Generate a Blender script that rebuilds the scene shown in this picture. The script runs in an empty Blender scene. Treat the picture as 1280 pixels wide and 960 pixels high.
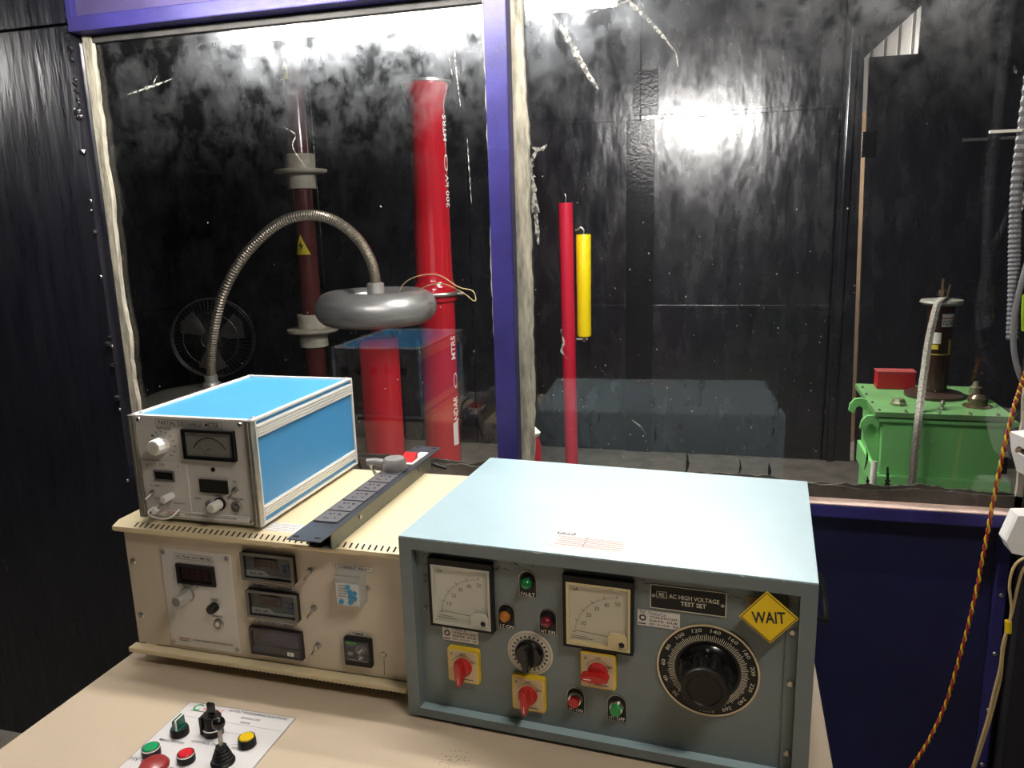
import bpy, bmesh, math, random
from mathutils import Vector, Matrix, Euler
random.seed(7)
S = bpy.context.scene
COL = S.collection
PI = math.pi
Z0 = 0.75                      # desk top height above the floor

# ------------------------------------------------------------------ camera, world, exposure
def make_camera():
    yaw, p, ro = math.radians(-15.1234), math.radians(11.8882), math.radians(-1.6112)
    c, s = math.cos(yaw), math.sin(yaw)
    R = Matrix(((c, s, 0), (-s, c, 0), (0, 0, 1)))
    def v(u, up): return R @ Vector((u, up*math.sin(p), up*math.cos(p)))
    right = v(math.cos(ro), math.sin(ro)); upv = v(-math.sin(ro), math.cos(ro))
    fwd = R @ Vector((0, math.cos(p), -math.sin(p)))
    cd = bpy.data.cameras.new('camera'); co = bpy.data.objects.new('camera', cd); COL.objects.link(co)
    m = Matrix((right, upv, -fwd)).transposed().to_4x4(); m.translation = (0, 0, 0.8545+Z0)
    co.matrix_world = m
    cd.sensor_width = 36; cd.lens = 961.36/1280*36; cd.clip_start = .02
    S.camera = co
make_camera()
w = bpy.data.worlds.new('world'); S.world = w; w.use_nodes = True
w.node_tree.nodes['Background'].inputs[0].default_value = (.9, .93, 1, 1)
w.node_tree.nodes['Background'].inputs[1].default_value = .05
S.view_settings.view_transform = 'Standard'; S.view_settings.look = 'None'
S.view_settings.exposure = 0.0; S.view_settings.gamma = 1; S.view_settings.use_curve_mapping = False
L_TUBE_A, L_LEFT, L_CAGE, L_FRONT = 165, 60, 470, 140
COOL = (1, .97, .93); WARM = (1, .92, .82)

# ------------------------------------------------------------------ materials
MATS = {}
def mat(name, col, rough=.5, metal=0, emit=None, es=0, var=0, vscale=8, bump=0, bscale=60, streak=None, spec=.5,
        dirt=None, dirtcol=(.05, .04, .03), dscale=6, coat=0, rvar=0, bdist=.002):
    if name in MATS: return MATS[name]
    m = bpy.data.materials.new(name); m.use_nodes = True; nt = m.node_tree; N = nt.nodes; Lk = nt.links
    b = N['Principled BSDF']
    b.inputs['Base Color'].default_value = (*col, 1); b.inputs['Roughness'].default_value = rough
    b.inputs['Metallic'].default_value = metal; b.inputs['Specular IOR Level'].default_value = spec
    b.inputs['Coat Weight'].default_value = coat; b.inputs['Coat Roughness'].default_value = .08
    if emit: b.inputs['Emission Color'].default_value = (*emit, 1); b.inputs['Emission Strength'].default_value = es
    tc = N.new('ShaderNodeTexCoord'); mp = N.new('ShaderNodeMapping'); Lk.new(tc.outputs['Object'], mp.inputs[0])
    if streak: mp.inputs['Scale'].default_value = streak
    def noise(sc, det=4, rg=.6):
        n = N.new('ShaderNodeTexNoise'); n.inputs['Scale'].default_value = sc; n.inputs['Detail'].default_value = det
        n.inputs['Roughness'].default_value = rg; Lk.new(mp.outputs[0], n.inputs['Vector']); return n
    last = None
    if var:
        n = noise(vscale); r = N.new('ShaderNodeValToRGB'); Lk.new(n.outputs[0], r.inputs[0])
        r.color_ramp.elements[0].position = .3; r.color_ramp.elements[1].position = .7
        r.color_ramp.elements[0].color = (*[max(0, c*(1-var)) for c in col], 1)
        r.color_ramp.elements[1].color = (*[min(1, c*(1+var)) for c in col], 1); last = r.outputs[0]
    if dirt:
        n = noise(dscale, 8, .7); r = N.new('ShaderNodeValToRGB'); Lk.new(n.outputs[0], r.inputs[0])
        r.color_ramp.elements[0].position = dirt; r.color_ramp.elements[1].position = dirt+.12
        mx = N.new('ShaderNodeMix'); mx.data_type = 'RGBA'; Lk.new(r.outputs[0], mx.inputs[0])
        if last: Lk.new(last, mx.inputs[6])
        else: mx.inputs[6].default_value = (*col, 1)
        mx.inputs[7].default_value = (*dirtcol, 1); last = mx.outputs[2]
    if last: Lk.new(last, b.inputs['Base Color'])
    if rvar:
        n = noise(vscale*1.7, 5); mr = N.new('ShaderNodeMapRange'); Lk.new(n.outputs[0], mr.inputs[0])
        mr.inputs[1].default_value = .3; mr.inputs[2].default_value = .7
        mr.inputs[3].default_value = max(.03, rough-rvar); mr.inputs[4].default_value = rough+rvar
        Lk.new(mr.outputs[0], b.inputs['Roughness'])
    if bump:
        n = noise(bscale, 3); bp = N.new('ShaderNodeBump'); bp.inputs['Strength'].default_value = bump
        bp.inputs['Distance'].default_value = bdist; Lk.new(n.outputs[0], bp.inputs['Height']); Lk.new(bp.outputs[0], b.inputs['Normal'])
    MATS[name] = m; return m

def glass_mat(name, dirty=0.0, tint=(1, 1, 1), seed=0.0):
    """clear sheet: mirror layer over a transparent one, plus a film of grime that scatters light"""
    if name in MATS: return MATS[name]
    m = bpy.data.materials.new(name); m.use_nodes = True; nt = m.node_tree; N = nt.nodes; Lk = nt.links
    N.clear(); out = N.new('ShaderNodeOutputMaterial')
    tr = N.new('ShaderNodeBsdfTransparent'); tr.inputs[0].default_value = (*tint, 1)
    gl = N.new('ShaderNodeBsdfGlossy'); gl.inputs['Roughness'].default_value = 0.012
    lw = N.new('ShaderNodeLayerWeight'); lw.inputs[0].default_value = .5
    pw = N.new('ShaderNodeMath'); pw.operation = 'POWER'; Lk.new(lw.outputs['Facing'], pw.inputs[0]); pw.inputs[1].default_value = 5
    ma = N.new('ShaderNodeMath'); ma.operation = 'MULTIPLY_ADD'; Lk.new(pw.outputs[0], ma.inputs[0]); ma.inputs[1].default_value = .9; ma.inputs[2].default_value = .045
    mx = N.new('ShaderNodeMixShader'); Lk.new(ma.outputs[0], mx.inputs[0]); Lk.new(tr.outputs[0], mx.inputs[1]); Lk.new(gl.outputs[0], mx.inputs[2])
    last = mx
    if dirty:
        tc = N.new('ShaderNodeTexCoord'); mp = N.new('ShaderNodeMapping'); Lk.new(tc.outputs['Object'], mp.inputs[0])
        mp.inputs['Location'].default_value = (seed, 0, seed); mp.inputs['Scale'].default_value = (1.8, 1, 1.5)
        n1 = N.new('ShaderNodeTexNoise'); n1.inputs['Scale'].default_value = 7; n1.inputs['Detail'].default_value = 11; n1.inputs['Roughness'].default_value = .74
        n1.inputs['Distortion'].default_value = .25
        Lk.new(mp.outputs[0], n1.inputs['Vector'])
        r1 = N.new('ShaderNodeMapRange'); Lk.new(n1.outputs[0], r1.inputs[0]); r1.inputs[1].default_value = .42; r1.inputs[2].default_value = .66
        r1.inputs[3].default_value = .08*dirty; r1.inputs[4].default_value = dirty
        # grime film thickens toward the top, building in the haze of the tube's glow
        sx = N.new('ShaderNodeSeparateXYZ'); Lk.new(tc.outputs['Object'], sx.inputs[0])
        r2 = N.new('ShaderNodeMapRange'); Lk.new(sx.outputs['Z'], r2.inputs[0]); r2.inputs[1].default_value = 1.74; r2.inputs[2].default_value = 2.12
        r2.inputs[3].default_value = .12; r2.inputs[4].default_value = 2.3
        mm = N.new('ShaderNodeMath'); mm.operation = 'MULTIPLY'; Lk.new(r1.outputs[0], mm.inputs[0]); Lk.new(r2.outputs[0], mm.inputs[1])
        g2 = N.new('ShaderNodeBsdfGlossy'); g2.inputs['Roughness'].default_value = .31; g2.inputs[0].default_value = (.8, .85, .9, 1)
        d2 = N.new('ShaderNodeBsdfDiffuse'); d2.inputs[0].default_value = (.5, .5, .5, 1)
        m3 = N.new('ShaderNodeMixShader'); m3.inputs[0].default_value = .22; Lk.new(g2.outputs[0], m3.inputs[1]); Lk.new(d2.outputs[0], m3.inputs[2])
        m2 = N.new('ShaderNodeMixShader'); Lk.new(mm.outputs[0], m2.inputs[0]); Lk.new(mx.outputs[0], m2.inputs[1]); Lk.new(m3.outputs[0], m2.inputs[2])
        last = m2
    Lk.new(last.outputs[0], out.inputs[0]); MATS[name] = m; return m

BLACKWALL = mat('glossy_black_paint', (.010, .010, .014), .25, spec=1.0, var=.3, vscale=4, bump=.16, bscale=4, bdist=.05, rvar=.10, streak=(1.3, 1, .5))
SEAM = mat('black_weld', (.01, .01, .012), .2, bump=.8, bscale=60)
FRONTBLK = mat('black_partition_paint', (.009, .009, .014), .33, bump=.35, bscale=9, bdist=.012, rvar=.1, vscale=6, streak=(3, 1, .4))
NAVY = mat('navy_panel_paint', (.006, .007, .045), .45, var=.25, vscale=3, bump=.2, bscale=40)
ROYAL = mat('royal_blue_paint', (.022, .018, .105), .42, spec=.35, var=.25, vscale=14, bump=.5, bscale=45, dirt=.66, dirtcol=(.16, .14, .33), dscale=9)
VIOLET = mat('violet_grey_paint', (.05, .04, .10), .3, var=.2, bump=.3, bscale=20)
PUTTY = mat('old_putty', (.34, .31, .24), .8, var=.45, vscale=30, bump=1, bscale=70, streak=(3, 3, .5), dirt=.55, dirtcol=(.13, .12, .09), dscale=14)
LEDGE = mat('bare_ledge_primer', (.55, .40, .34), .7, var=.25, vscale=20, bump=.6, bscale=60, dirt=.6, dirtcol=(.2, .15, .12), dscale=10)
GASKET = mat('dark_gasket', (.045, .04, .032), .55, var=.5, vscale=20, bump=.6, bscale=60, dirt=.58, dirtcol=(.22, .19, .15), dscale=12)
CONCRETE = mat('dusty_concrete', (.20, .18, .15), .8, var=.3, bump=.4)
ROOMGREY = mat('room_wall_paint', (.10, .10, .10), .8, var=.15)
CEIL = mat('ceiling_paint', (.16, .16, .15), .8, var=.1)
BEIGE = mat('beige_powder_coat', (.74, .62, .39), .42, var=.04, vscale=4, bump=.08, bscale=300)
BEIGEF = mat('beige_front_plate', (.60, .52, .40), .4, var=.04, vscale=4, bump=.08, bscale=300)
DESK = mat('cream_desk_laminate', (.58, .47, .34), .4, var=.06, vscale=3, bump=.06, bscale=200, dirt=.70, dirtcol=(.40, .31, .2), dscale=5)
SMOKE_LIT = mat('blue_grey_enamel_lit', (.36, .49, .53), .36, var=.05, vscale=5, bump=.35, bscale=22, bdist=.0015)  # lit copy of the box enamel: strong light on top put into the colour
SMOKE_SHADE = mat('blue_grey_enamel_shaded', (.148, .180, .186), .36, var=.07, vscale=8, bump=.5, bscale=38, bdist=.0018)  # shaded copy of the same enamel: dimmer front put into the colour
CHIP = mat('chipped_paint', (.55, .57, .54), .6)
PDBLUE = mat('sky_blue_vinyl', (.055, .27, .55), .42, var=.03, bump=.06, bscale=500)
ALU = mat('anodised_aluminium', (.62, .60, .56), .35, .6, var=.05)
ALUW = mat('white_aluminium_trim', (.75, .73, .68), .4, .15)
SILVER = mat('satin_front_plate', (.60, .57, .53), .4, .15, var=.03)
SILVER2 = mat('satin_sub_plate', (.64, .61, .57), .38, .15)
CHROME = mat('chrome', (.7, .68, .64), .18, 1)
STEEL = mat('dull_steel', (.42, .40, .36), .38, .9, var=.2, vscale=20)
TORUS = mat('spun_aluminium', (.42, .42, .41), .38, .6, var=.25, vscale=7, bump=.2, bscale=25, streak=(1, 1, 6))
BLACK = mat('black_plastic', (.010, .010, .010), .42, spec=.25)
BEZEL = mat('black_bezel', (.006, .006, .006), .35, spec=.2)
BLACKG = mat('black_bakelite', (.006, .006, .006), .2, spec=.4)
DARK = mat('dark_recess', (.004, .004, .004), .9)
GREYP = mat('grey_plastic', (.13, .13, .14), .5)
PDU = mat('charcoal_strip_metal', (.035, .04, .05), .35, bump=.1, var=.3)
PDUS = mat('olive_grey_channel', (.16, .16, .12), .45, var=.15)
WHITE = mat('white_print', (.82, .80, .76), .5)
PAPER = mat('paper_label', (.74, .70, .64), .6, var=.05, vscale=60)
INK = mat('ink_black', (.02, .02, .025), .6)
INKW = mat('ink_cream', (.70, .66, .52), .6)
INKR = mat('ink_red', (.55, .03, .03), .6)
INKG = mat('ink_green', (.02, .35, .08), .6)
CREAM = mat('cream_dial_face', (.58, .58, .50), .5, var=.05)
CREAMY = mat('yellowed_plastic', (.62, .52, .28), .45)
YELLOW = mat('yellow_plastic', (.75, .52, .02), .4)
PLATE = mat('cream_switch_plate', (.60, .47, .28), .45)
RED = mat('red_plastic', (.45, .015, .015), .25)
GREEN = mat('green_lens', (.005, .16, .03), .15, coat=.3)
GREENB = mat('green_button', (.02, .26, .06), .3)
AMBER = mat('amber_lens', (.42, .13, .01), .2, coat=.3)
MAROON = mat('dark_red_lens', (.16, .008, .02), .2, coat=.3)
LEDRED = mat('red_display_window', (.014, .002, .003), .12)
LEDGL = mat('red_digit_glow', (.026, .002, .002), .3)
DISP = mat('display_window', (.010, .010, .009), .15)
CREDCOL = mat('red_enamel_tube', (.42, .010, .020), .16, coat=.6)
CREDROD = mat('red_fibre_tube', (.46, .012, .035), .35)
BROWN = mat('brown_glazed_tube', (.075, .018, .016), .2, coat=.4, var=.15)
TAN = mat('tan_cast_flange', (.40, .37, .29), .6, var=.2, vscale=20)
HOSE = mat('steel_flex_hose', (.55, .50, .40), .30, .85)
YCYL = mat('yellow_cylinder', (.80, .60, .005), .35)
TRAFO = mat('leaf_green_enamel', (.22, .62, .19), .4, var=.08, vscale=5, bump=.25, bscale=25, dirt=.74, dirtcol=(.03, .05, .02), dscale=20)
REDBOX = mat('red_box_plastic', (.50, .012, .02), .4)
BRAID = mat('tinned_braid', (.42, .40, .33), .45, .5, var=.5, vscale=150, bump=1, bscale=400)
SIGNY = mat('sign_yellow', (.90, .62, .005), .5, emit=(.9, .62, .005), es=0)
NEON = mat('lime_sleeve', (.45, .75, .03), .5)
CORR = mat('grey_corrugated_sheet', (.36, .37, .37), .6, var=.08)
WOODT = mat('bare_timber_post', (.64, .46, .30), .7, var=.15, streak=(8, 8, 1))
WIREY = mat('yellow_wire', (.62, .38, .02), .4); WIRER = mat('red_wire', (.30, .02, .015), .4)
WIRET = mat('tan_wire', (.52, .38, .18), .5); WIREG = mat('grey_cable', (.16, .16, .17), .45)
CABBLK = mat('black_cable', (.02, .02, .02), .5)
FANG = mat('fan_guard_wire', (.10, .10, .09), .4, .6)
TEAL = mat('teal_selector', (.005, .10, .06), .2, coat=.4)
GLASS1 = glass_mat('dirty_window_glass_left', .075, seed=0); GLASS2 = glass_mat('dirty_window_glass_right', .052, seed=3.3)
MGLASS = glass_mat('meter_glass')
SMEAR = mat('dried_putty_smear', (.42, .41, .36), .8)
def thin_out(m, sc, lo, hi):
    nt = m.node_tree; N = nt.nodes; n = N.new('ShaderNodeTexNoise'); n.inputs['Scale'].default_value = sc; n.inputs['Detail'].default_value = 6
    tc = N.new('ShaderNodeTexCoord'); nt.links.new(tc.outputs['Object'], n.inputs['Vector'])
    r = N.new('ShaderNodeMapRange'); nt.links.new(n.outputs[0], r.inputs[0]); r.inputs[1].default_value = .4; r.inputs[2].default_value = .6; r.inputs[3].default_value = lo; r.inputs[4].default_value = hi
    nt.links.new(r.outputs[0], N['Principled BSDF'].inputs['Alpha'])
thin_out(SMEAR, 90, .12, .85)
SPECK = mat('dried_paint_speck', (.40, .39, .35), .8)
DRIP = mat('black_paint_drip', (.004, .004, .004), .4)
def tube_mat(name, col, s):
    return mat(name, (.8, .8, .8), .5, emit=col, es=s)

# ------------------------------------------------------------------ mesh helpers
def nb(): return bmesh.new()
def tag(o, label=None, cat=None, group=None, kind=None):
    if label: o['label'] = label
    if cat: o['category'] = cat
    if group: o['group'] = group
    if kind: o['kind'] = kind
    return o
def empty(name, loc, rz=0, label=None, cat=None, group=None, kind=None):
    o = bpy.data.objects.new(name, None); COL.objects.link(o); o.location = loc; o.rotation_euler = (0, 0, rz)
    o.empty_display_size = .05
    return tag(o, label, cat, group, kind)
def obj(name, bm, m, parent=None, smooth=False, label=None, kind=None, cat=None, group=None):
    me = bpy.data.meshes.new(name)
    bmesh.ops.recalc_face_normals(bm, faces=bm.faces)
    if smooth:
        for f in bm.faces: f.smooth = True
        for e in bm.edges:
            if len(e.link_faces) == 2 and e.calc_face_angle(0) > .6: e.smooth = False
    bm.to_mesh(me); bm.free()
    me.materials.append(m)
    o = bpy.data.objects.new(name, me); COL.objects.link(o); o.parent = parent
    return tag(o, label, cat, group, kind)
def box(bm, x0, x1, y0, y1, z0, z1, bev=0, seg=2):
    vs = [bm.verts.new(p) for p in ((x0,y0,z0),(x1,y0,z0),(x1,y1,z0),(x0,y1,z0),(x0,y0,z1),(x1,y0,z1),(x1,y1,z1),(x0,y1,z1))]
    fs = [bm.faces.new([vs[i] for i in q]) for q in ((3,2,1,0),(4,5,6,7),(0,1,5,4),(1,2,6,5),(2,3,7,6),(3,0,4,7))]
    if bev:
        es = list({e for f in fs for e in f.edges})
        bmesh.ops.bevel(bm, geom=es, offset=bev, segments=seg, affect='EDGES', profile=.6)
    return bm
def frame_of(d):
    d = Vector(d).normalized(); a = Vector((0, 0, 1)) if abs(d.z) < .9 else Vector((1, 0, 0))
    u = d.cross(a).normalized(); v = d.cross(u).normalized(); return d, u, v
def lathe(bm, p0, d, prof, seg=32, rad=None):
    """prof: list of (radius, height along d)"""
    d, u, v = frame_of(d); p0 = Vector(p0); rings = []
    for r, h in prof:
        if r < 1e-6: rings.append([bm.verts.new(p0+d*h)])
        else: rings.append([bm.verts.new(p0+d*h+(u*math.cos(2*PI*k/seg)+v*math.sin(2*PI*k/seg))*(r*(rad(k) if rad else 1))) for k in range(seg)])
    for a, b in zip(rings, rings[1:]):
        if len(a) == 1 and len(b) == 1: continue
        for k in range(seg):
            j = (k+1) % seg
            if len(a) == 1: bm.faces.new((a[0], b[k], b[j]))
            elif len(b) == 1: bm.faces.new((a[k], b[0], a[j]))
            else: bm.faces.new((a[k], b[k], b[j], a[j]))
    for rg in (rings[0], rings[-1]):
        if len(rg) > 1 and rings[0] is not rings[-1]: bm.faces.new(rg)
    return bm
def cyl(bm, p0, p1, r, r1=None, seg=24):
    d = Vector(p1)-Vector(p0); return lathe(bm, p0, d, [(r, 0), (r if r1 is None else r1, d.length)], seg)
def spline(pts, n=12):
    P = [Vector(p) for p in pts]; P = [2*P[0]-P[1]]+P+[2*P[-1]-P[-2]]; out = []
    for i in range(1, len(P)-2):
        for k in range(n):
            t = k/n; a, b, c, d = P[i-1:i+3]
            out.append(.5*((2*b)+(-a+c)*t+(2*a-5*b+4*c-d)*t*t+(-a+3*b-3*c+d)*t**3))
    out.append(P[-2]); return out
def tube(bm, pts, r, seg=10, rf=None):
    pts = [Vector(p) for p in pts]; T = [(pts[min(i+1, len(pts)-1)]-pts[max(i-1, 0)]).normalized() for i in range(len(pts))]
    _, u, _ = frame_of(T[0]); rings = []
    for i, p in enumerate(pts):
        u = (u-T[i]*u.dot(T[i])).normalized(); v = T[i].cross(u); rr = rf(i) if rf else r
        rings.append([bm.verts.new(p+(u*math.cos(2*PI*k/seg)+v*math.sin(2*PI*k/seg))*rr) for k in range(seg)])
    for a, b in zip(rings, rings[1:]):
        for k in range(seg): bm.faces.new((a[k], b[k], b[(k+1) % seg], a[(k+1) % seg]))
    bm.faces.new(rings[0]); bm.faces.new(rings[-1]); return bm
def prism(bm, poly, a0, a1, axis='y'):
    """poly in the two other axes, extruded along axis from a0 to a1"""
    def P(p, a): return {'y': (p[0], a, p[1]), 'z': (p[0], p[1], a), 'x': (a, p[0], p[1])}[axis]
    A = [bm.verts.new(P(p, a0)) for p in poly]; B = [bm.verts.new(P(p, a1)) for p in poly]
    bm.faces.new(A); bm.faces.new(B[::-1])
    for i in range(len(poly)): bm.faces.new((A[i], A[(i+1) % len(A)], B[(i+1) % len(A)], B[i]))
    return bm
def rounded(x0, x1, z0, z1, r, n=5):
    pts = []
    for cx, cz, a in ((x1-r, z1-r, 0), (x0+r, z1-r, 90), (x0+r, z0+r, 180), (x1-r, z0+r, 270)):
        for k in range(n+1):
            t = math.radians(a+90*k/n); pts.append((cx+r*math.cos(t), cz+r*math.sin(t)))
    return pts
def holed_plate(bm, x0, x1, z0, z1, y0, y1, hx0, hx1, hz0, hz1):
    box(bm, x0, x1, y0, y1, z0, hz0); box(bm, x0, x1, y0, y1, hz1, z1)
    box(bm, x0, hx0, y0, y1, hz0, hz1); box(bm, hx1, x1, y0, y1, hz0, hz1)
TXT = {}
def glyphs(s, bold=0):
    k = (s, bold)
    if k not in TXT:
        cu = bpy.data.curves.new('t', 'FONT'); cu.body = s; cu.size = 1; cu.resolution_u = 2; cu.offset = bold; cu.align_x = 'LEFT'
        o = bpy.data.objects.new('t', cu); COL.objects.link(o)
        me = bpy.data.meshes.new_from_object(o)
        vs = [v.co.copy() for v in me.vertices]; fs = [tuple(p.vertices) for p in me.polygons]
        bpy.data.objects.remove(o); bpy.data.meshes.remove(me)
        x0 = min(v.x for v in vs); x1 = max(v.x for v in vs); y0 = min(v.y for v in vs); y1 = max(v.y for v in vs)
        TXT[k] = (vs, fs, x0, x1, y0, y1)
    return TXT[k]
class Print:
    """flat printed marks gathered into one mesh; plane 'front' faces -y, 'top' faces +z"""
    def __init__(s, plane='front', at=0): s.bm = nb(); s.plane = plane; s.at = at
    def P(s, u, v, at=None):
        a = s.at if at is None else at
        return (u, a, v) if s.plane == 'front' else (u, v, a)
    def text(s, t, u0, u1, vc, h=None, bold=.01, rot=0, at=None, align=None):
        vs, fs, x0, x1, y0, y1 = glyphs(t, bold)
        sx = (u1-u0)/(x1-x0); sy = h/(y1-y0) if h else sx; uc = (u0+u1)/2
        cr, sr = math.cos(rot), math.sin(rot); nv = []
        for v in vs:
            a = (v.x-(x0+x1)/2)*sx; b = (v.y-(y0+y1)/2)*sy
            nv.append(s.bm.verts.new(s.P(uc+a*cr-b*sr, vc+a*sr+b*cr, at)))
        for f in fs:
            try: s.bm.faces.new([nv[i] for i in f])
            except ValueError: pass
        return s
    def quad(s, pts, at=None): s.bm.faces.new([s.bm.verts.new(s.P(*p, at)) for p in pts]); return s
    def rect(s, u0, u1, v0, v1, at=None): return s.quad(((u0, v0), (u1, v0), (u1, v1), (u0, v1)), at)
    def line(s, a, b, w, at=None):
        a = Vector(a); b = Vector(b); n = (b-a).normalized(); n = Vector((-n.y, n.x))*w/2
        return s.quad((a+n, a-n, b-n, b+n), at)
    def ring(s, u, v, r0, r1, a0=0, a1=360, n=32, at=None):
        for k in range(n):
            t0 = math.radians(a0+(a1-a0)*k/n); t1 = math.radians(a0+(a1-a0)*(k+1)/n)
            s.quad([(u+r*math.cos(t), v+r*math.sin(t)) for r, t in ((r0, t0), (r1, t0), (r1, t1), (r0, t1))], at)
        return s
    def border(s, u0, u1, v0, v1, w, at=None):
        s.rect(u0, u1, v0, v0+w, at); s.rect(u0, u1, v1-w, v1, at); s.rect(u0, u0+w, v0, v1, at); s.rect(u1-w, u1, v0, v1, at); return s
    def scribble(s, u0, u1, v, h, n=14, at=None):
        x = u0
        while x < u1-.001:
            wd = random.uniform(.3, 1)*(u1-u0)/n; s.rect(x, min(u1, x+wd*.8), v, v+h, at); x += wd
        return s
    def make(s, name, m, parent, **k):
        k.setdefault('kind', 'stuff'); return obj(name, s.bm, m, parent, **k)
def plain(name, m, parent, *a, bev=0, smooth=False, **k):
    return obj(name, box(nb(), *a, bev=bev), m, parent, smooth=smooth, **k)
def screw(parent, u, y, z, r=.005, m=None, name='screw', **k):
    bm = lathe(nb(), (u, y, z), (0, -1, 0), [(r, 0), (r*1.0, .001), (r*.75, .0028), (0, .0034)], 12)
    return obj(name, bm, m or STEEL, parent, smooth=True, **k)

# ------------------------------------------------------------------ the setting
G = 1.7885           # glass plane
FY = 1.735           # front of the partition frame
ZT, ZS = 1.355+Z0, .224+Z0
floor = plain('floor', CONCRETE, None, -4.3, 2.2, -2.6, 7.6, -.05, 0, kind='structure')
ceil_ = plain('ceiling', CEIL, None, -4.3, 2.2, -2.6, 5.4, 2.95, 3.0, kind='structure')
plain('wall_rear', ROOMGREY, None, -4.3, 2.2, -2.65, -2.6, 0, 2.95, kind='structure')
plain('wall_right', BLACKWALL, None, 2.15, 2.2, -2.6, 7.6, 0, 2.95, kind='structure')

# back wall of the test cage: painted steel sheets with a doorway slit on the right
wb = empty('wall_back', (0, 5.25, 0), kind='structure')
zrow = [0.0, .27+Z0, 1.49+Z0, 2.95]
xcol = [-4.2, -2.85, -1.7, -.51, .69]
for i in range(4):
    for j in range(3):
        bm = nb(); x0, x1, z0, z1 = xcol[i]+.003, xcol[i+1]-.003, zrow[j]+.003, zrow[j+1]-.003
        box(bm, x0, x1, 0, .02, z0, z1, .003, 1); obj('panel', bm, BLACKWALL, wb)
plain('backing', SEAM, wb, -4.2, .80, .021, .04, 0, 2.95)
plain('cover_strip', SEAM, wb, -.60, -.42, -.008, 0, 0, 1.47+Z0, bev=.002)
plain('cover_strip', SEAM, wb, -.555, -.40, -.007, 0, 1.505+Z0, 1.78+Z0, bev=.002)
bm = nb(); random.seed(3)
for xs in (-.51, .69):
    z = 0
    while z < 2.9:
        h = random.uniform(.02, .06); cyl(bm, (xs+random.uniform(-.003, .003), -.003, z), (xs, -.003, z+h), .005, seg=6); z += h
obj('weld_bead', bm, SEAM, wb, kind='stuff')
for zs in (.27+Z0, 1.49+Z0):
    plain('seam_lap', BLACKWALL, wb, -4.2, .69, -.006, 0, zs-.015, zs+.012, bev=.002)
bm = nb(); prism(bm, [(.70, 0), (.872, 0), (.805, 1.752+Z0), (1.10, 2.02+Z0), (1.10, 2.95), (.70, 2.95)], 0, .03)
obj('panel', bm, BLACKWALL, wb)
bm = nb(); prism(bm, [(1.10, 1.752+Z0), (2.2, 1.752+Z0), (2.2, 2.95), (1.10, 2.95)], 0, .03); obj('panel', bm, BLACKWALL, wb)
plain('corner_post', BLACKWALL, wb, .725, .765, -.03, 0, 0, 2.95, bev=.004)
door = empty('door_1', (0, 5.25, 0), kind='structure')
bm = nb(); prism(bm, [(.898, 0.01), (2.1, .01), (2.1, 1.752+Z0), (.835, 1.752+Z0)], 0, .04); obj('leaf', bm, BLACKWALL, door)
plain('hinge', SEAM, door, .82, .90, -.01, .0, 1.18+Z0, 1.33+Z0, bev=.003)
plain('seam_lap', BLACKWALL, door, .90, 2.1, -.006, 0, .255+Z0, .28+Z0, bev=.002)
# beyond the slit: corrugated sheet and a timber post
we = empty('wall_outside', (0, 6.1, 0), kind='structure')
for k in range(14):
    x = .55+k*.085; bm = nb(); prism(bm, [(x, 0), (x+.012, -.018), (x+.073, -.018), (x+.083, 0)], 0, 3.3, 'z'); obj('corrugated_sheet', bm, CORR, we)
plain('timber_post', WOODT, we, 1.24, 1.36, -.35, -.25, 0, 3.2, bev=.004)
plain('timber_post', WOODT, we, .82, 1.02, -.35, -.25, 0, 2.25, bev=.004)
plain('timber_rail', WOODT, we, .9, 1.4, -.44, -.38, 2.98, 3.04, bev=.004)
wl = empty('wall_left', (-4.15, 0, 0), kind='structure')
ys = [-2.6, -1.2, .3, 1.78, 3.2, 4.4, 5.25]
for a, b in zip(ys, ys[1:]):
    for j in range(3):
        obj('panel', box(nb(), -.02, 0, a+.003, b-.003, zrow[j]+.003, zrow[j+1]-.003, .003, 1), BLACKWALL, wl)
plain('backing', SEAM, wl, -.05, -.021, -2.6, 5.25, 0, 2.95)

# partition with the observation window
XL, ML, MR, XR = -1.60, -.5115, -.459, .640
wf = empty('wall_front', (0, 0, 0), kind='structure')
plain('panel', FRONTBLK, wf, -2.9, XL-.012, FY+.01, FY+.05, 0, ZT+.02, bev=.002)
plain('panel', FRONTBLK, wf, -2.9, XL-.012, FY+.004, FY+.05, ZT+.024, 2.95, bev=.002)
plain('panel', FRONTBLK, wf, -4.1, -2.904, FY+.01, FY+.05, 0, 2.95, bev=.002)
plain('top_panel', VIOLET, wf, XL+.012, ML-.003, FY+.018, FY+.05, ZT+.035, 2.95)
plain('edge_strip', ROYAL, wf, XL-.006, XL+.012, FY+.0, FY+.05, ZT+.035, 2.95, bev=.002)
plain('beam', ROYAL, wf, XL-.004, ML-.001, FY-.001, G+.06, ZT, ZT+.036, bev=.003)
plain('beam', ROYAL, wf, MR+.001, XR, FY-.001, G+.06, ZT+.02, ZT+.06, bev=.003)
plain('top_panel', NAVY, wf, MR+.003, XR, FY+.018, FY+.05, ZT+.06, 2.95)
plain('mullion', ROYAL, wf, ML, MR, FY, G-.004, ZS, 2.95, bev=.004)
plain('sill_beam', ROYAL, wf, XL+.08, XR, FY, FY+.035, ZS-.032, ZS-.003, bev=.003)
plain('sill_ledge', LEDGE, wf, XL+.08, XR, FY+.001, G+.03, ZS-.003, ZS, bev=.001)
plain('lower_panel', NAVY, wf, -.7, .600, FY+.04, FY+.06, 0, ZS-.032)
plain('lower_panel', NAVY, wf, -1.9, -.704, FY+.04, FY+.06, 0, ZS-.032)
plain('corner_strip', ROYAL, wf, .603, .625, FY+.025, FY+.06, 0, ZS-.034, bev=.002)
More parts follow.
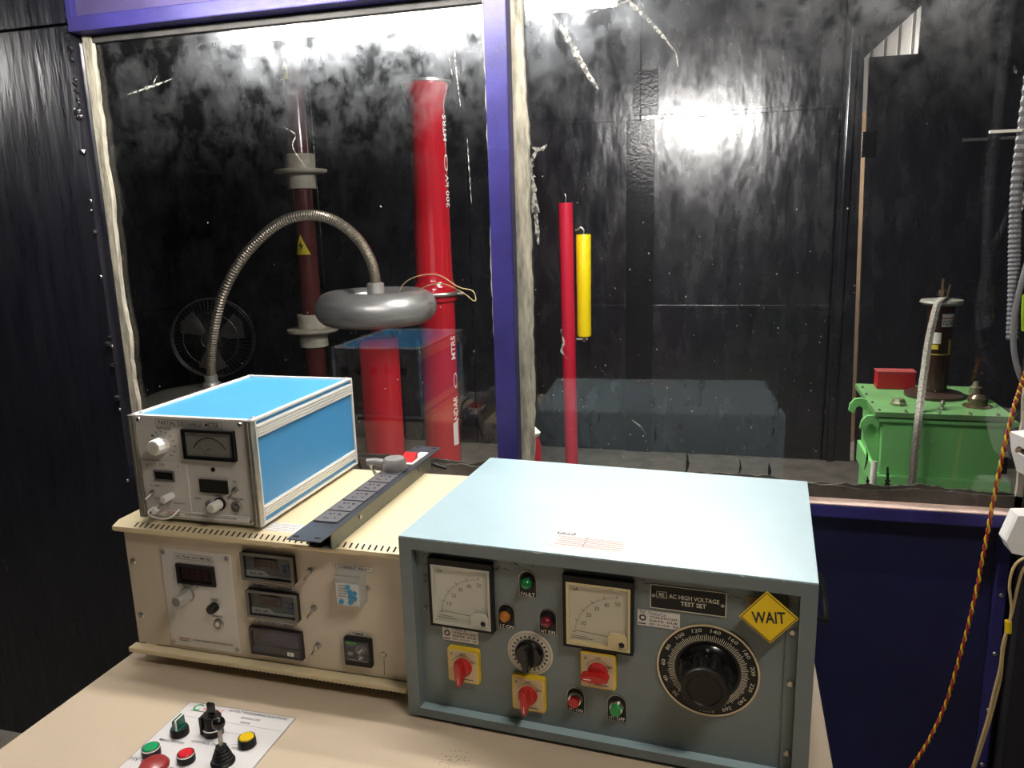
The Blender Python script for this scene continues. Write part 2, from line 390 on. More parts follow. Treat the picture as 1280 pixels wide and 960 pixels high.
plain('side_panel', FRONTBLK, wf, XR+.004, 2.1, FY+.0, FY+.06, 0, 2.95)
plain('side_panel', FRONTBLK, wf, .628, 2.1, FY+.062, FY+.08, 0, ZS)
for z in (.64, .50, .36, .90, .78):
    screw(wf, .614, FY+.024, z, .005)
random.seed(5)
for i, (x, z) in enumerate(((-1.622, 1.17), (-1.617, .94), (-1.618, .74), (-1.612, .55), (-1.615, .37), (-1.62, .16))):
    screw(wf, x, FY+.009, z+Z0, .006, CHROME)
bm = nb()   # lumps of paint where the jamb was welded
for k in range(26):
    z = Z0+random.choice([random.uniform(1.15, 1.42), random.uniform(.2, 1.4)])
    bmesh.ops.create_icosphere(bm, subdivisions=1, radius=random.uniform(.004, .011), matrix=Matrix.Translation((XL-.012+random.uniform(-.006, .004), FY+.006, z)))
obj('weld_lump', bm, SEAM, wf, smooth=True, kind='stuff')

def rough_strip(bm, x0, x1, z0, z1, y0, y1, n, jit, vertical=True):
    """a hand-trowelled strip: one edge wanders"""
    for s in range(n):
        a, b = s/n, (s+1)/n
        if s == 0: w0 = random.uniform(0, jit)
        w1 = max(0, min(jit*1.6, w0+random.uniform(-jit, jit)*.5))
        if vertical: P = [(x0, z0+(z1-z0)*a), (x1+w0, z0+(z1-z0)*a), (x1+w1, z0+(z1-z0)*b), (x0, z0+(z1-z0)*b)]
        else: P = [(x0+(x1-x0)*a, z0), (x0+(x1-x0)*b, z0), (x0+(x1-x0)*b, z1+w1), (x0+(x1-x0)*a, z1+w0)]
        prism(bm, P, y0, y1); w0 = w1
def smear(bm, pts, w, y):
    pts = spline(pts, 5); n = len(pts)
    for i in range(n-1):
        a, b = pts[i], pts[i+1]; d = (b-a).normalized(); nn = Vector((-d.y, d.x))
        wa = w*(math.sin(PI*min(1, (i+.5)/n))+.15)*random.uniform(.5, 1.2)/2; wb2 = w*(math.sin(PI*min(1, (i+1.5)/n))+.15)*random.uniform(.5, 1.2)/2
        q = [a.to_2d()+nn.to_2d()*wa, a.to_2d()-nn.to_2d()*wa, b.to_2d()-nn.to_2d()*wb2, b.to_2d()+nn.to_2d()*wb2] if False else [(a.x+nn.x*wa, a.y+nn.y*wa), (a.x-nn.x*wa, a.y-nn.y*wa), (b.x-nn.x*wb2, b.y-nn.y*wb2), (b.x+nn.x*wb2, b.y+nn.y*wb2)]
        bm.faces.new([bm.verts.new((p[0], y, p[1]+Z0)) for p in q])
random.seed(11)
def window(n, x0, x1, top, g, jl, jr):
    wn = empty('window_%d' % n, (0, 0, 0), kind='structure')
    plain('pane', g, wn, x0-.004, x1+.004, G, G+.003, ZS+.004, top+.02)
    b = nb(); rough_strip(b, x0, x0+jl, ZS, top, G-.016, G-.001, 60, .006); obj('putty_strip', b, PUTTY, wn)
    b = nb(); rough_strip(b, -x1, -x1+jr, ZS, top, G-.012, G-.001, 60, .005)
    bmesh.ops.scale(b, vec=(-1, 1, 1), verts=b.verts); obj('putty_strip', b, PUTTY, wn)
    b = nb(); rough_strip(b, x0, x1, ZS, ZS+.022, G-.012, G-.001, 90, .006, False); obj('gasket', b, GASKET, wn)
    b = nb(); rough_strip(b, x0, x1, ZS+.002, ZS+.030, G-.004, G-.0008, 120, .008, False); obj('putty_bed', b, GASKET, wn)
    return wn
w1 = window(1, XL, ML, ZT, GLASS1, .017, .009)
w2 = window(2, MR, XR, ZT+.02, GLASS2, .026, .012)
plain('head_gasket', mat('dark_head_gasket', (.022, .02, .017), .7, var=.5, vscale=20), w1, XL, ML, G-.010, G-.001, ZT-.019, ZT-.0005, bev=.001)
b = nb(); yy = G-.0006
smear(b, [(-.226, 1.36), (-.20, 1.31), (-.15, 1.26), (-.10, 1.20)], .008, yy)
smear(b, [(-.37, 1.30), (-.33, 1.24), (-.29, 1.17), (-.265, 1.135)], .012, yy)
smear(b, [(-.10, 1.20), (-.095, 1.17)], .003, yy)
smear(b, [(-.405, 1.02), (-.425, .98), (-.42, .93), (-.412, .84), (-.41, .80)], .016, yy)
smear(b, [(-.42, 1.02), (-.40, 1.015), (-.385, 1.025)], .008, yy)
smear(b, [(-.44, 1.14), (-.43, 1.05), (-.425, .99)], .010, yy)
smear(b, [(.57, 1.19), (.58, 1.16), (.575, 1.11)], .005, yy); smear(b, [(.545, 1.125), (.55, 1.11)], .006, yy)
smear(b, [(.60, .98), (.59, .90), (.585, .85)], .010, yy)
smear(b, [(-.19, .385), (-.17, .37), (-.155, .35)], .004, yy)
smear(b, [(-.36, .60), (-.352, .57), (-.358, .55), (-.345, .53)], .006, yy)
smear(b, [(-.30, 1.29), (-.18, 1.315), (-.12, 1.32)], .003, yy); smear(b, [(.03, 1.315), (.06, 1.31), (.09, 1.317)], .007, yy)
obj('dried_smear', b, SMEAR, w2)
b = nb()
smear(b, [(-1.50, 1.205), (-1.45, 1.215), (-1.40, 1.225), (-1.355, 1.235)], .006, yy); smear(b, [(-1.415, 1.225), (-1.40, 1.245)], .003, yy)
smear(b, [(-.60, 1.28), (-.595, 1.20), (-.588, 1.12)], .003, yy); smear(b, [(-.575, 1.05), (-.573, .98), (-.57, .90)], .003, yy)
smear(b, [(-.63, 1.30), (-.615, 1.25), (-.605, 1.19)], .003, yy)
smear(b, [(-1.05, 1.10), (-1.02, 1.08), (-1.03, 1.05), (-.99, .99)], .002, yy)
obj('dried_smear', b, SMEAR, w1)
random.seed(21)
def specks(x0, x1, n, parent):
    b = nb()
    for k in range(n):
        x = random.uniform(x0, x1); z = .27+abs(random.gauss(0, .28)); z = min(z, 1.30); s = random.uniform(.0008, .0024)
        m = random.randint(4, 6); r = [random.uniform(.5, 1)*s for _ in range(m)]
        b.faces.new([b.verts.new((x+r[q]*math.cos(2*PI*q/m), yy-.0002, z+Z0+r[q]*math.sin(2*PI*q/m)*1.3)) for q in range(m)])
    obj('paint_speck', b, SPECK, parent, kind='stuff', label='pale specks of dried paint')
specks(-1.57, -.54, 40, w1); specks(-.42, .30, 110, w2); specks(.30, .60, 12, w2)
b = nb()
for x, z0, z1, wd in ((-.06, .255, .31, .006), (.06, .26, .30, .005), (.125, .245, .295, .007), (.335, .235, .275, .009), (.375, .225, .30, .010), (.33, .29, .34, .004),
                      (.13, .36, .38, .004), (-.135, .33, .36, .004), (-.27, .37, .40, .003), (.14, .42, .44, .004)):
    smear(b, [(x, z1), (x+.002, (z0+z1)/2), (x-.002, z0)], wd, yy-.0003)
obj('paint_drip', b, DRIP, w2, kind='stuff', label='black paint drips')

# ------------------------------------------------------------------ lamps
def batten(name, loc, length, m, rz=0, label='', n=1, grp=None):
    t = empty(name, loc, rz, label, 'lamp')
    plain('housing', WHITE, t, -length/2-.03, length/2+.03, -.03*n, .03*n, .03, .075, bev=.004)
    for k in range(n):
        y = (k-(n-1)/2)*.06
        obj('tube', cyl(nb(), (-length/2, y, 0), (length/2, y, 0), .018, seg=16), m, t, smooth=True)
        for s in (-1, 1): plain('end_cap', WHITE, t, s*(length/2+.012)-.012, s*(length/2+.012)+.012, y-.012, y+.012, -.016, .032, bev=.003)
    for s in (-1, 1): obj('hanger', cyl(nb(), (s*length*.35, 0, .075), (s*length*.35, 0, 2.95-loc[2]), .004, seg=8), STEEL, t)
    return t
batten('ceiling_tube_light', (-.85, 1.40, 1.419+Z0), 1.15, tube_mat('tube_glow_a', COOL, L_TUBE_A), 0, 'white batten with glowing tube mirrored along the top of the left window pane')
batten('ceiling_tube_light', (-2.92, 1.2, 1.43+Z0), 1.2, tube_mat('tube_glow_e', COOL, L_LEFT), 0, 'second white batten with glowing tube, left of the desk')
batten('ceiling_tube_light', (-.20, 3.05, 1.67+Z0), .9, tube_mat('tube_glow_b', COOL, L_CAGE), 0, 'glowing tube batten hung inside the cage, its glare on the back wall', 1)
batten('ceiling_tube_light', (.70, .25, 1.98+Z0), .6, tube_mat('tube_glow_c', WARM, L_FRONT), .6, 'warm twin tube batten over the front of the desk', 2)
batten('ceiling_tube_light', (1.75, 5.60, 2.3), .6, tube_mat('tube_glow_d', WARM, 800), 0, 'tube light behind the cage door lighting the corrugated sheet')

# ------------------------------------------------------------------ desk
dk = empty('control_desk', (-1.1217, 1.1822, 0), math.radians(-1.1), 'cream topped control desk carrying the instruments', 'desk')
DX0, DX1, DY0, DY1 = -.035, 1.318, -.95, .42
plain('desk_top', DESK, dk, DX0, DX1, DY0, DY1, Z0-.03, Z0, bev=.003)
plain('side_panel', DESK, dk, DX0+.01, DX0+.03, DY0+.03, DY1-.02, 0, Z0-.03)
plain('side_panel', DESK, dk, DX1-.03, DX1-.01, DY0+.03, DY1-.02, 0, Z0-.03)
plain('front_panel', DESK, dk, DX0+.03, DX1-.03, DY0+.05, DY0+.07, .08, Z0-.03)
# stain by the big box
pr = Print('top', Z0+.0004); random.seed(9)
cx, cy = .73, -.135
for k in range(60):
    a = random.uniform(0, 2*PI); r = random.uniform(.005, .024); u = cx+r*1.1*math.cos(a); v = cy+r*math.sin(a)
    pr.line((u, v), (u+random.uniform(-.004, .004), v+random.uniform(.001, .004)), .0009)
pr.make('glue_mark', mat('brown_glue', (.30, .2, .1), .6), dk, label='brown ring of dried glue')

# ------------------------------------------------------------------ beige cabinet
CAB_O = Vector((-1.1217, 1.1822, .0363+Z0)); cab_rz = math.radians(-1.1)
cab = empty('relay_cabinet', CAB_O, cab_rz, 'wide beige metal cabinet with vent slots and red digital meters, under the blue topped meter', 'cabinet')
CW, CD, CH = .596, .3885, .2631
PLANE = .004
plain('front_plate', BEIGEF, cab, 0, CW, 0, .003, 0, CH-.016)
bm = nb()     # folded lid: profile in (y,z), run along x
prof = [(.0, CH-.018), (-.012, CH-.018), (-.016, CH-.013), (-.015, CH-.007), (.004, CH), (CD, CH), (CD, CH-.003), (.006, CH-.003), (-.012, CH-.009), (-.012, CH-.015), (0, CH-.015)]
prism(bm, prof, -.014, CW+.003, 'x'); 
obj('lid', bm, BEIGE, cab)
plain('side_panel', BEIGEF, cab, -.002, 0, 0, CD, 0, CH-.003); plain('side_panel', BEIGEF, cab, CW, CW+.002, 0, CD, 0, CH-.003)
plain('rear_panel', BEIGEF, cab, 0, CW, CD-.003, CD, 0, CH-.003)
plain('bottom_panel', BEIGEF, cab, 0, CW, .003, CD-.003, -.002, 0)
plain('bottom_lip', BEIGE, cab, -.010, CW+.002, -.022, .0, -.0115, -.001, bev=.002)
for sx in (.03, CW-.03):
    for sy in (.03, CD-.03): obj('foot', cyl(nb(), (sx, sy, -.0361), (sx, sy, -.002), .014), BLACK, cab, smooth=True)
bm = nb()
for k in range(46):
    x = .036+k*.0122
    vs = []
    # slot lies on the sloping front fold
    for (du, t) in ((-.0018, .18), (.0018, .18), (.0018, .82), (-.0018, .82)):
        y = -.015+.019*t; z = CH-.007+.007*t
        vs.append(bm.verts.new((x+du, y-.0003, z+.0007)))
    bm.faces.new(vs)
obj('vent_slot', bm, DARK, cab, kind='stuff', label='row of dark vent slots')
bm = nb()
for k in range(50):
    x = .20+k*.0085; box(bm, x, x+.004, -.0225, -.0215, -.0118, -.0102)
obj('lip_perforation', bm, DARK, cab, kind='stuff')
# voltmeter plate
vp = plain('voltmeter_plate', SILVER2, cab, .081, .240, -.003, 0, .008, .214, bev=.001, label='light grey peak voltmeter sub-panel')
for u, z in ((.088, .207), (.233, .207), (.088, .016), (.233, .016)): screw(vp, u, -.003, z, .0048)
f = nb(); holed_plate(f, .117, .203, .146, .187, -.008, -.003, .123, .197, .151, .182); obj('display_bezel', f, BLACK, vp)
plain('display', LEDRED, vp, .123, .197, -.0045, -.003, .151, .182)
pr = Print(at=-.0047); pr.text('188.8', .140, .186, .166, .020, .0); pr.make('digit', LEDGL, vp)
def knob(parent, name, u, z, r, l, m, y0=0, ribs=0, cap=None, seg=40, back=None):
    rad = (lambda k: 1-.05*(k % 4 < 2)) if ribs else None
    bm = lathe(nb(), (u, y0, z), (0, -1, 0), [(r*1.02, 0), (r, l*.9), (r*.9, l), (0, l)], seg, rad)
    o = obj(name, bm, m, parent, smooth=True)
    if cap:
        obj('cap', lathe(nb(), (u, y0-l, z), (0, -1, 0), [(r*.72, 0), (r*.70, .0008), (0, .0008)], 24), cap, o)
    return o
knob(vp, 'knob', .134, .122, .0125, .034, ALU, -.003, 1, STEEL)
bm = nb(); cyl(bm, (.134, -.003, .122), (.134, -.005, .122), .016); obj('knob_ring', bm, STEEL, vp, smooth=True)
knob(vp, 'fuse_holder', .194, .103, .0095, .016, BLACK, -.003, 1)
o = obj('push_button', lathe(nb(), (.199, -.003, .068), (0, -1, 0), [(.0105, 0), (.0105, .004), (.008, .0055), (.0075, .003), (0, .003)], 28), STEEL, vp, smooth=True)
obj('button_cap', lathe(nb(), (.199, -.006, .068), (0, -1, 0), [(.0055, 0), (.005, .004), (0, .0045)], 20), CREAM, o, smooth=True)
pr = Print(at=-.0034)
pr.text('AC PEAK VOLTMETER', .118, .197, .2015, .0055, .012); pr.border(.114, .201, .196, .2075, .0007)
pr.text('kV', .155, .162, .141, .004); pr.text('FUSE', .187, .202, .118, .0034); pr.text('ON/OFF', .186, .210, .083, .0042)
pr.text('AC   100', .125, .15, .142, .0038); pr.line((.144, .133), (.156, .135), .0008)
pr.text('HI-VOLT ENGINEERING SOLUTIONS, BANGALORE', .135, .225, .0235, .003, .012); pr.rect(.10, .126, .0195, .0207)
pr.rect(.097, .225, .0255, .0258); pr.make('lettering', INK, vp)
pr = Print(at=-.0034); pr.text('HI-VOLT', .104, .126, .0245, .0045, .02); pr.make('lettering', INKR, vp, label='red lettering')
# digital meters
def panel_meter(u0, u1, z0, z1, name='digital_meter', plainface=False):
    b = empty(name, (0, 0, 0)); b.parent = cab
    bb = nb(); holed_plate(bb, u0, u1, z0, z1, -.010, 0, u0+.006, u1-.006, z0+.005, z1-.005)
    obj('bezel', bb, BLACK if not plainface else mat('maroon_black', (.02, .008, .012), .35), b)
    if plainface:
        plain('window', mat('dark_maroon_window', (.022, .004, .010), .12), b, u0+.006, u1-.006, -.0085, 0, z0+.020, z1-.005)
        plain('lower_strip', mat('olive_strip', (.075, .072, .055), .5), b, u0+.006, u1-.006, -.009, 0, z0+.005, z0+.020)
        plain('button', WHITE, b, u1-.032, u1-.018, -.0105, -.009, z0+.006, z0+.014, bev=.001)
        pr = Print(at=-.0092); pr.text('digital', u0+.014, u0+.032, z0+.012, .006, .01); pr.make('lettering', mat('ink_blue', (.05, .06, .25), .6), b)
        pr = Print(at=-.0107); pr.text('A', u1-.028, u1-.024, z0+.010, .005); pr.make('lettering', INK, b)
        return b
    plain('face', mat('grey_meter_face', (.05, .055, .055), .4), b, u0+.006, u1-.006, -.006, 0, z0+.005, z1-.005)
    plain('display', LEDRED, b, u0+.026, u1-.036, -.0075, -.006, z0+.023, z1-.009, bev=.001)
    pr = Print(at=-.0078); pr.text('0.0.0', u0+.030, u1-.042, (z0+z1)/2+.007, .014, 0); pr.make('digit', LEDGL, b)
    bb = nb(); prism(bb, [(u0+.006, z0+.005), (u1-.006, z0+.005), (u1-.006, z0+.011), (u0+.055, z0+.011), (u0+.045, z0+.018), (u0+.006, z0+.018)], -.0068, -.006)
    obj('fascia', bb, mat('light_grey_fascia', (.22, .23, .23), .45), b)
    for k in range(4):
        uu = u1-.026+(k % 2)*.009; zz = z0+.019+(k//2)*.009
        plain('key', mat('key_blue', (.03, .05, .12), .4), b, uu, uu+.006, -.0078, -.006, zz, zz+.006, bev=.0008)
    pr = Print(at=-.0071); pr.text('PM-96  AMP', u0+.013, u0+.042, z0+.0125, .005, .01); pr.make('lettering', INK, b)
    bb = nb(); holed_plate(bb, u0-.001, u1+.001, z0-.001, z1+.001, -.0125, -.010, u0+.005, u1-.005, z0+.004, z1-.004)
    obj('outer_rim', bb, mat('rim_grey', (.12, .11, .09), .35), b)
    return b
panel_meter(.270, .380, .173, .226); panel_meter(.273, .381, .097, .151); panel_meter(.270, .382, .017, .073, plainface=True)
def tape(u0, u1, z0, z1, t, name='tape_label', parent=None):
    o = plain(name, PAPER, parent or cab, u0, u1, -.0006, 0, z0, z1)
    pr = Print(at=-.0009); pr.text(t, u0+.004, u1-.004, (z0+z1)/2, (z1-z0)*.55, .015); pr.border(u0, u1, z0, z1, .0006); pr.make('lettering', INK, o)
tape(.279, .373, .153, .163, 'PRIMARY CURRENT'); tape(.281, .371, .0765, .0865, 'SECONDRY CURRENT'); tape(.463, .536, .209, .219, 'CURRENT RELAY'); tape(.482, .514, .0785, .0885, 'TIMER')
def toggle(parent, u, z, y=0, l=.018, m=None, s=1):
    o = obj('toggle_switch', lathe(nb(), (u, y, z), (0, -1, 0), [(.0065*s, 0), (.0065*s, .003), (.004*s, .004), (.0036*s, .007), (0, .007)], 16), STEEL, parent, smooth=True)
    obj('lever', cyl(nb(), (u, y-.005, z), (u-.002, y-.005-l, z-l*.45), .0014*s, .0024*s, 12), m or CHROME, o, smooth=True)
toggle(cab, .411, .199); toggle(cab, .411, .125); toggle(cab, .412, .048)
screw(cab, .547, 0, .048, .006); screw(cab, .525, 0, .178, .005)
screw(cab, .011, 0, .179, .007, CHROME); screw(cab, .012, 0, .061, .007, CHROME)
pr = Print(at=-.0004)
for a, c in (((.547, .040), (.5455, .006)),): pr.line(a, c, .0016)
pr.make('rust_run', mat('rust_stain', (.20, .13, .08), .7), cab)
rl = empty('current_relay', (0, 0, 0)); rl.parent = cab
plain('body', mat('relay_grey', (.42, .42, .38), .45), rl, .471, .522, -.024, 0, .151, .205, bev=.002)
plain('face_plate', mat('relay_white', (.62, .62, .57), .45), rl, .474, .519, -.026, -.024, .153, .195, bev=.0008)
for u, z in ((.484, .160), (.502, .160), (.502, .170), (.502, .180), (.4985, .189), (.511, .168), (.511, .178)):
    obj('dial', lathe(nb(), (u, -.026, z), (0, -1, 0), [(.0048, 0), (.0045, .002), (0, .002)], 14), mat('relay_blue', (.03, .25, .5), .4), rl, smooth=True)
pr = Print(at=-.0263)
for k in range(5): pr.scribble(.478, .494, .170+k*.005, .0012, 5)
pr.make('lettering', INK, rl)
pl = plain('terminal_ledge', mat('relay_grey', (.4, .4, .4)), rl, .471, .522, -.020, -.0, .205, .2095, bev=.001)
tm = empty('timer', (0, 0, 0)); tm.parent = cab
plain('body', BLACK, tm, .472, .527, -.012, 0, .023, .079, bev=.003)
plain('face', mat('timer_face', (.035, .032, .035), .25), tm, .476, .523, -.0128, -.012, .034, .074)
plain('green_band', mat('timer_green', (.05, .22, .04), .4), tm, .477, .500, -.0132, -.0128, .0685, .073)
for u, z, r in ((.508, .058, .0085), (.487, .051, .006), (.508, .044, .006)):
    obj('dial', lathe(nb(), (u, -.0128, z), (0, -1, 0), [(r, 0), (r*.9, .003), (0, .003)], 24), GREYP, tm, smooth=True)
pr = Print(at=-.0163); pr.line((.503, .053), (.513, .063), .0016); pr.line((.483, .050), (.491, .052), .0014); pr.line((.504, .041), (.512, .047), .0014); pr.make('pointer', INKW, tm)
pr = Print(at=-.0131)
pr.scribble(.480, .52, .036, .0014, 9); pr.scribble(.480, .495, .0655, .0012, 4); pr.ring(.508, .058, .0095, .0105, 0, 300, 24); pr.make('scale', mat('ink_grey', (.3, .28, .26)), tm)

# ------------------------------------------------------------------ partial discharge meter
PW, PD_, PH = .2715, .3916, .2063
pdm = empty('discharge_meter', (-1.0849, 1.1925, .3077+Z0), math.radians(-.8), 'sky blue box meter with silver front plate standing on the beige cabinet', 'instrument')
plain('case', PDBLUE, pdm, .006, PW-.004, .008, PD_-.004, .004, PH-.004)
pf = plain('rear_panel', mat('grey_rear_panel', (.16, .15, .14), .5), pdm, .010, PW-.010, PD_-.004, PD_-.001, .008, PH-.008)
for k in range(5): obj('rear_socket', lathe(nb(), (.04+k*.045, PD_-.001, .14), (0, 1, 0), [(.011, 0), (.011, .006), (.006, .007), (.006, .014), (0, .014)], 20), BLACK, pdm, smooth=True)
plain('front_plate', SILVER, pdm, .012, PW-.012, 0, .008, .003, PH-.003, bev=.0008)
for a, c in ((.0, .014), (PW-.014, PW)):
    bm = nb(); box(bm, a, c, -.006, .008, 0, PH, .002); box(bm, a+.005, c-.005, -.009, -.006, .004, PH-.004, .001)
    obj('side_rail', bm, STEEL if a == 0 else STEEL, pdm)
bm = nb()
for z0, z1 in ((PH-.005, PH), (0, .005)):
    for y0, y1 in ((.0, .010), (PD_-.008, PD_)): box(bm, 0, PW, y0, y1, z0, z1, .001)
    for x0, x1 in ((0, .009), (PW-.009, PW)): box(bm, x0, x1, .01, PD_-.008, z0, z1, .001)
for x0, x1 in ((0, .005), (PW-.004, PW)):
    box(bm, x0, x1, PD_-.006, PD_, .005, PH-.005, .001); box(bm, x0, x1, .008, .012, .005, PH-.005, .0005)
obj('edge_trim', bm, ALUW, pdm)
for zc, hh in ((.1815, .0125), (.0255, .011)):
    bm = nb()
    box(bm, PW-.006, PW-.0015, .012, PD_-.006, zc-hh, zc+hh)
    for k in range(4):
        z = zc-hh+.001+k*(2*hh-.002)/4; box(bm, PW-.0015, PW+.001, .012, PD_-.006, z+.0008, z+(2*hh-.002)/4-.0008, .0004)
    obj('ribbed_rail', bm, ALUW, pdm)
for sx in (.03, PW-.03):
    for sy in (.03, PD_-.03): obj('foot', cyl(nb(), (sx, sy, -.0081), (sx, sy, 0), .010), BLACK, pdm, smooth=True)
for sx in (.012, PW-.012):
    for sy in (.02, PD_-.006):
        obj('corner_screw', lathe(nb(), (sx, sy, PH), (0, 0, 1), [(.004, 0), (.003, .002), (0, .0025)], 10), ALU, pdm, smooth=True)
for u, z in ((.022, PH-.009), (PW-.026, PH-.009), (.022, .010), (PW-.022, .008)): screw(pdm, u, 0, z, .005, CHROME)
# analogue meter
am = empty('analogue_meter', (0, 0, 0)); am.parent = pdm
f = nb(); holed_plate(f, .121, .233, .127, .185, -.009, 0, .126, .228, .133, .180); obj('bezel', f, BEZEL, am)
plain('face', mat('grey_dial', (.24, .24, .22), .5), am, .126, .228, -.004, -.001, .133, .180)
pr = Print(at=-.0045); pr.ring(.177, .130, .038, .0405, 28, 152, 40); pr.text('pC', .172, .182, .147, .0055)
for k in range(11):
    t = math.radians(30+12*k); pr.line((.177+.036*math.cos(t), .130+.036*math.sin(t)), (.177+.033*math.cos(t), .130+.033*math.sin(t)), .0006)
pr.make('scale', INK, am)
pr = Print(at=-.0055); pr.line((.177, .134), (.150, .156), .0008); pr.make('needle', INK, am)
plain('meter_glass', MGLASS, am, .126, .228, -.008, -.0075, .133, .180)
obj('sub_plate_edge', (lambda b: (box(b, .017, .119, -.002, 0, .014, .117, .0006), b)[1])(nb()), SILVER2, pdm, label='slightly raised sub-plate')
plain('brand_strip', WHITE, pdm, .020, .245, -.0026, 0, .006, .0175)
f = nb(); holed_plate(f, .043, .090, .078, .099, -.004, -.002, .046, .087, .081, .096); obj('display_bezel', f, GREYP, pdm)
plain('display', DISP, pdm, .046, .087, -.003, -.002, .081, .096)
plain('display', DISP, pdm, .145, .206, -.0045, 0, .061, .087, bev=.0008)
obj('indicator', lathe(nb(), (.177, 0, .107), (0, -1, 0), [(.0045, 0), (.004, .003), (0, .004)], 14), BLACKG, pdm, smooth=True)
knob(pdm, 'range_knob', .070, .150, .0155, .026, WHITE, 0, 1, CREAM)
knob(pdm, 'small_knob', .078, .049, .0072, .026, WHITE, -.002, 1); knob(pdm, 'small_knob', .052, .024, .0062, .024, WHITE, -.002, 1)
knob(pdm, 'gain_knob', .184, .040, .0095, .028, WHITE, 0, 1, CREAM)
obj('knob_ring', lathe(nb(), (.184, 0, .040), (0, -1, 0), [(.0125, 0), (.0125, .004), (0, .004)], 24), BLACK, pdm, smooth=True)
knob(pdm, 'socket', .160, .038, .0065, .006, GREYP)
o = obj('push_button', lathe(nb(), (.221, 0, .037), (0, -1, 0), [(.0115, 0), (.0115, .004), (.009, .006), (.008, .003), (0, .003)], 28), STEEL, pdm, smooth=True)
obj('button_cap', lathe(nb(), (.221, -.003, .037), (0, -1, 0), [(.0055, 0), (.005, .004), (0, .0045)], 20), GREYP, o, smooth=True)
toggle(pdm, .221, .068, 0, .018, CHROME, 1.1); toggle(pdm, .036, .052, -.002, .016, WHITE, .9)
obj('wire_loop', tube(nb(), spline([(.032, -.003, .022), (.034, -.02, .016), (.06, -.026, .010), (.085, -.022, .012), (.092, -.003, .022)], 8), .0018, 8), WHITE, pdm, smooth=True)
pr = Print(at=-.0004)
pr.text('PARTIAL DISCHARGE METER', .066, .200, .1935, .0085, .008); pr.border(.060, .206, .187, .200, .0007)
pr.text('RANGE', .061, .093, .183, .006)
for k in range(9):
    t = math.radians(140-k*24); c, s = math.cos(t), math.sin(t)
    pr.line((.070+.019*c, .150+.019*s), (.070+.022*c, .150+.022*s), .0008); pr.text(('1', '2', '5', '10', '20', '50', '100', '200', '500')[k], .070+.027*c-.003, .070+.027*c+.003, .150+.026*s, .0034)
pr.text('CAL', .128, .143, .047, .0045); pr.text('GAIN', .172, .190, .0555, .0045); pr.text('ON/OFF', .208, .236, .0515, .005); pr.text('HI', .218, .224, .086, .005)
pr.make('lettering', INK, pdm)
pr = Print(at=-.0024); pr.text('DTF', .058, .070, .110, .005); pr.text('F', .029, .033, .108, .005); pr.text('T', .098, .102, .108, .005)
pr.text('0.1-2 MHz', .032, .055, .067, .0035); pr.text('0.2-4 MHz', .036, .058, .041, .0035); pr.text('FREQUENCY', .080, .108, .034, .0035)
pr.make('lettering', INK, pdm)
pr = Print(at=-.0029); pr.text('HI-VOLT ENGINEERING SOLUTIONS, BANGALORE', .104, .218, .0125, .0042, .01); pr.rect(.058, .090, .0085, .0098); pr.rect(.022, .243, .0160, .0164); pr.make('lettering', INK, pdm)
pr = Print(at=-.0029); pr.text('HI-VOLT', .064, .092, .0135, .0048, .02); pr.make('lettering', INKR, pdm, label='red lettering')
# lead behind the meter
b = tube(nb(), spline([(-.865, 1.615, .47+Z0), (-.852, 1.625, .40+Z0), (-.843, 1.635, .33+Z0), (-.833, 1.655, .24+Z0), (-.83, 1.67, .18+Z0)], 8), .0032, 8)
obj('mains_lead', b, CABBLK, None, smooth=True, label='thin black lead dropping behind the sky blue meter', cat='cable')

# paper sticker on the cabinet lid
st = plain('paper_label', PAPER, cab, .302, .372, .016, .056, CH, CH+.0004)
pr = Print('top', CH+.0008)
for k in range(5): pr.scribble(.307, .367, .020+k*.007, .0014, 12)
pr.make('lettering', mat('ink_blue', (.05, .06, .25)), st)

# ------------------------------------------------------------------ socket strip
ps = empty('socket_strip', CAB_O+Matrix.Rotation(cab_rz, 3, 'Z')@Vector((0, 0, CH)), cab_rz, 'long black rack socket strip lying across the beige cabinet', 'power strip')
zt = .036
plain('mounting_plate', PDU, ps, .422, .487, -.085, .480, zt-.002, zt, bev=.0006)
bm = nb(); box(bm, .432, .435, -.035, .43, 0, zt-.002); box(bm, .477, .480, -.035, .43, 0, zt-.002); box(bm, .435, .477, .40, .43, 0, zt-.002); box(bm, .435, .477, -.035, .43, 0, .001)
obj('channel', bm, PDUS, ps)
bm = nb()
for x, y, in ((.433, -.072), (.474, -.072), (.433, .468), (.474, .468)):
    prism(bm, [(x+a, y+b_) for a, b_ in rounded(-.006, .006, -.0035, .0035, .0034, 4)], zt+.0001, zt+.0004, 'z')
obj('mounting_slot', bm, DARK, ps, kind='stuff')
sockm = mat('socket_tile_grey', (.10, .095, .10), .45)
for i in range(6):
    y0 = -.005+i*.0545
    if i == 5: y0 += .0
    b = nb(); box(b, .428, .475, y0, y0+.050, zt, zt+.003, .0012)
    so = obj('socket', b, sockm, ps)
    h = nb(); cx, cy = .4515, y0+.025
    for dx, dy, r in ((.010, .010, .0033), (-.009, .010, .0026), (-.009, -.010, .0026), (.010, -.008, .0022), (-.002, -.012, .002), (-.002, .012, .002)):
        cyl(h, (cx+dx, cy+dy, zt+.003), (cx+dx, cy+dy, zt+.0033), r, seg=12)
    obj('pin_hole', h, DARK, so, kind='stuff')
sw = empty('rocker_switch', (0, 0, 0)); sw.parent = ps
plain('switch_frame', PAPER, sw, .436, .476, .335, .385, zt, zt+.004, bev=.001)
bm = nb(); prism(bm, [(.342, zt+.004), (.378, zt+.004), (.376, zt+.018), (.350, zt+.007)], .441, .471, 'x'); obj('rocker', bm, RED, sw)
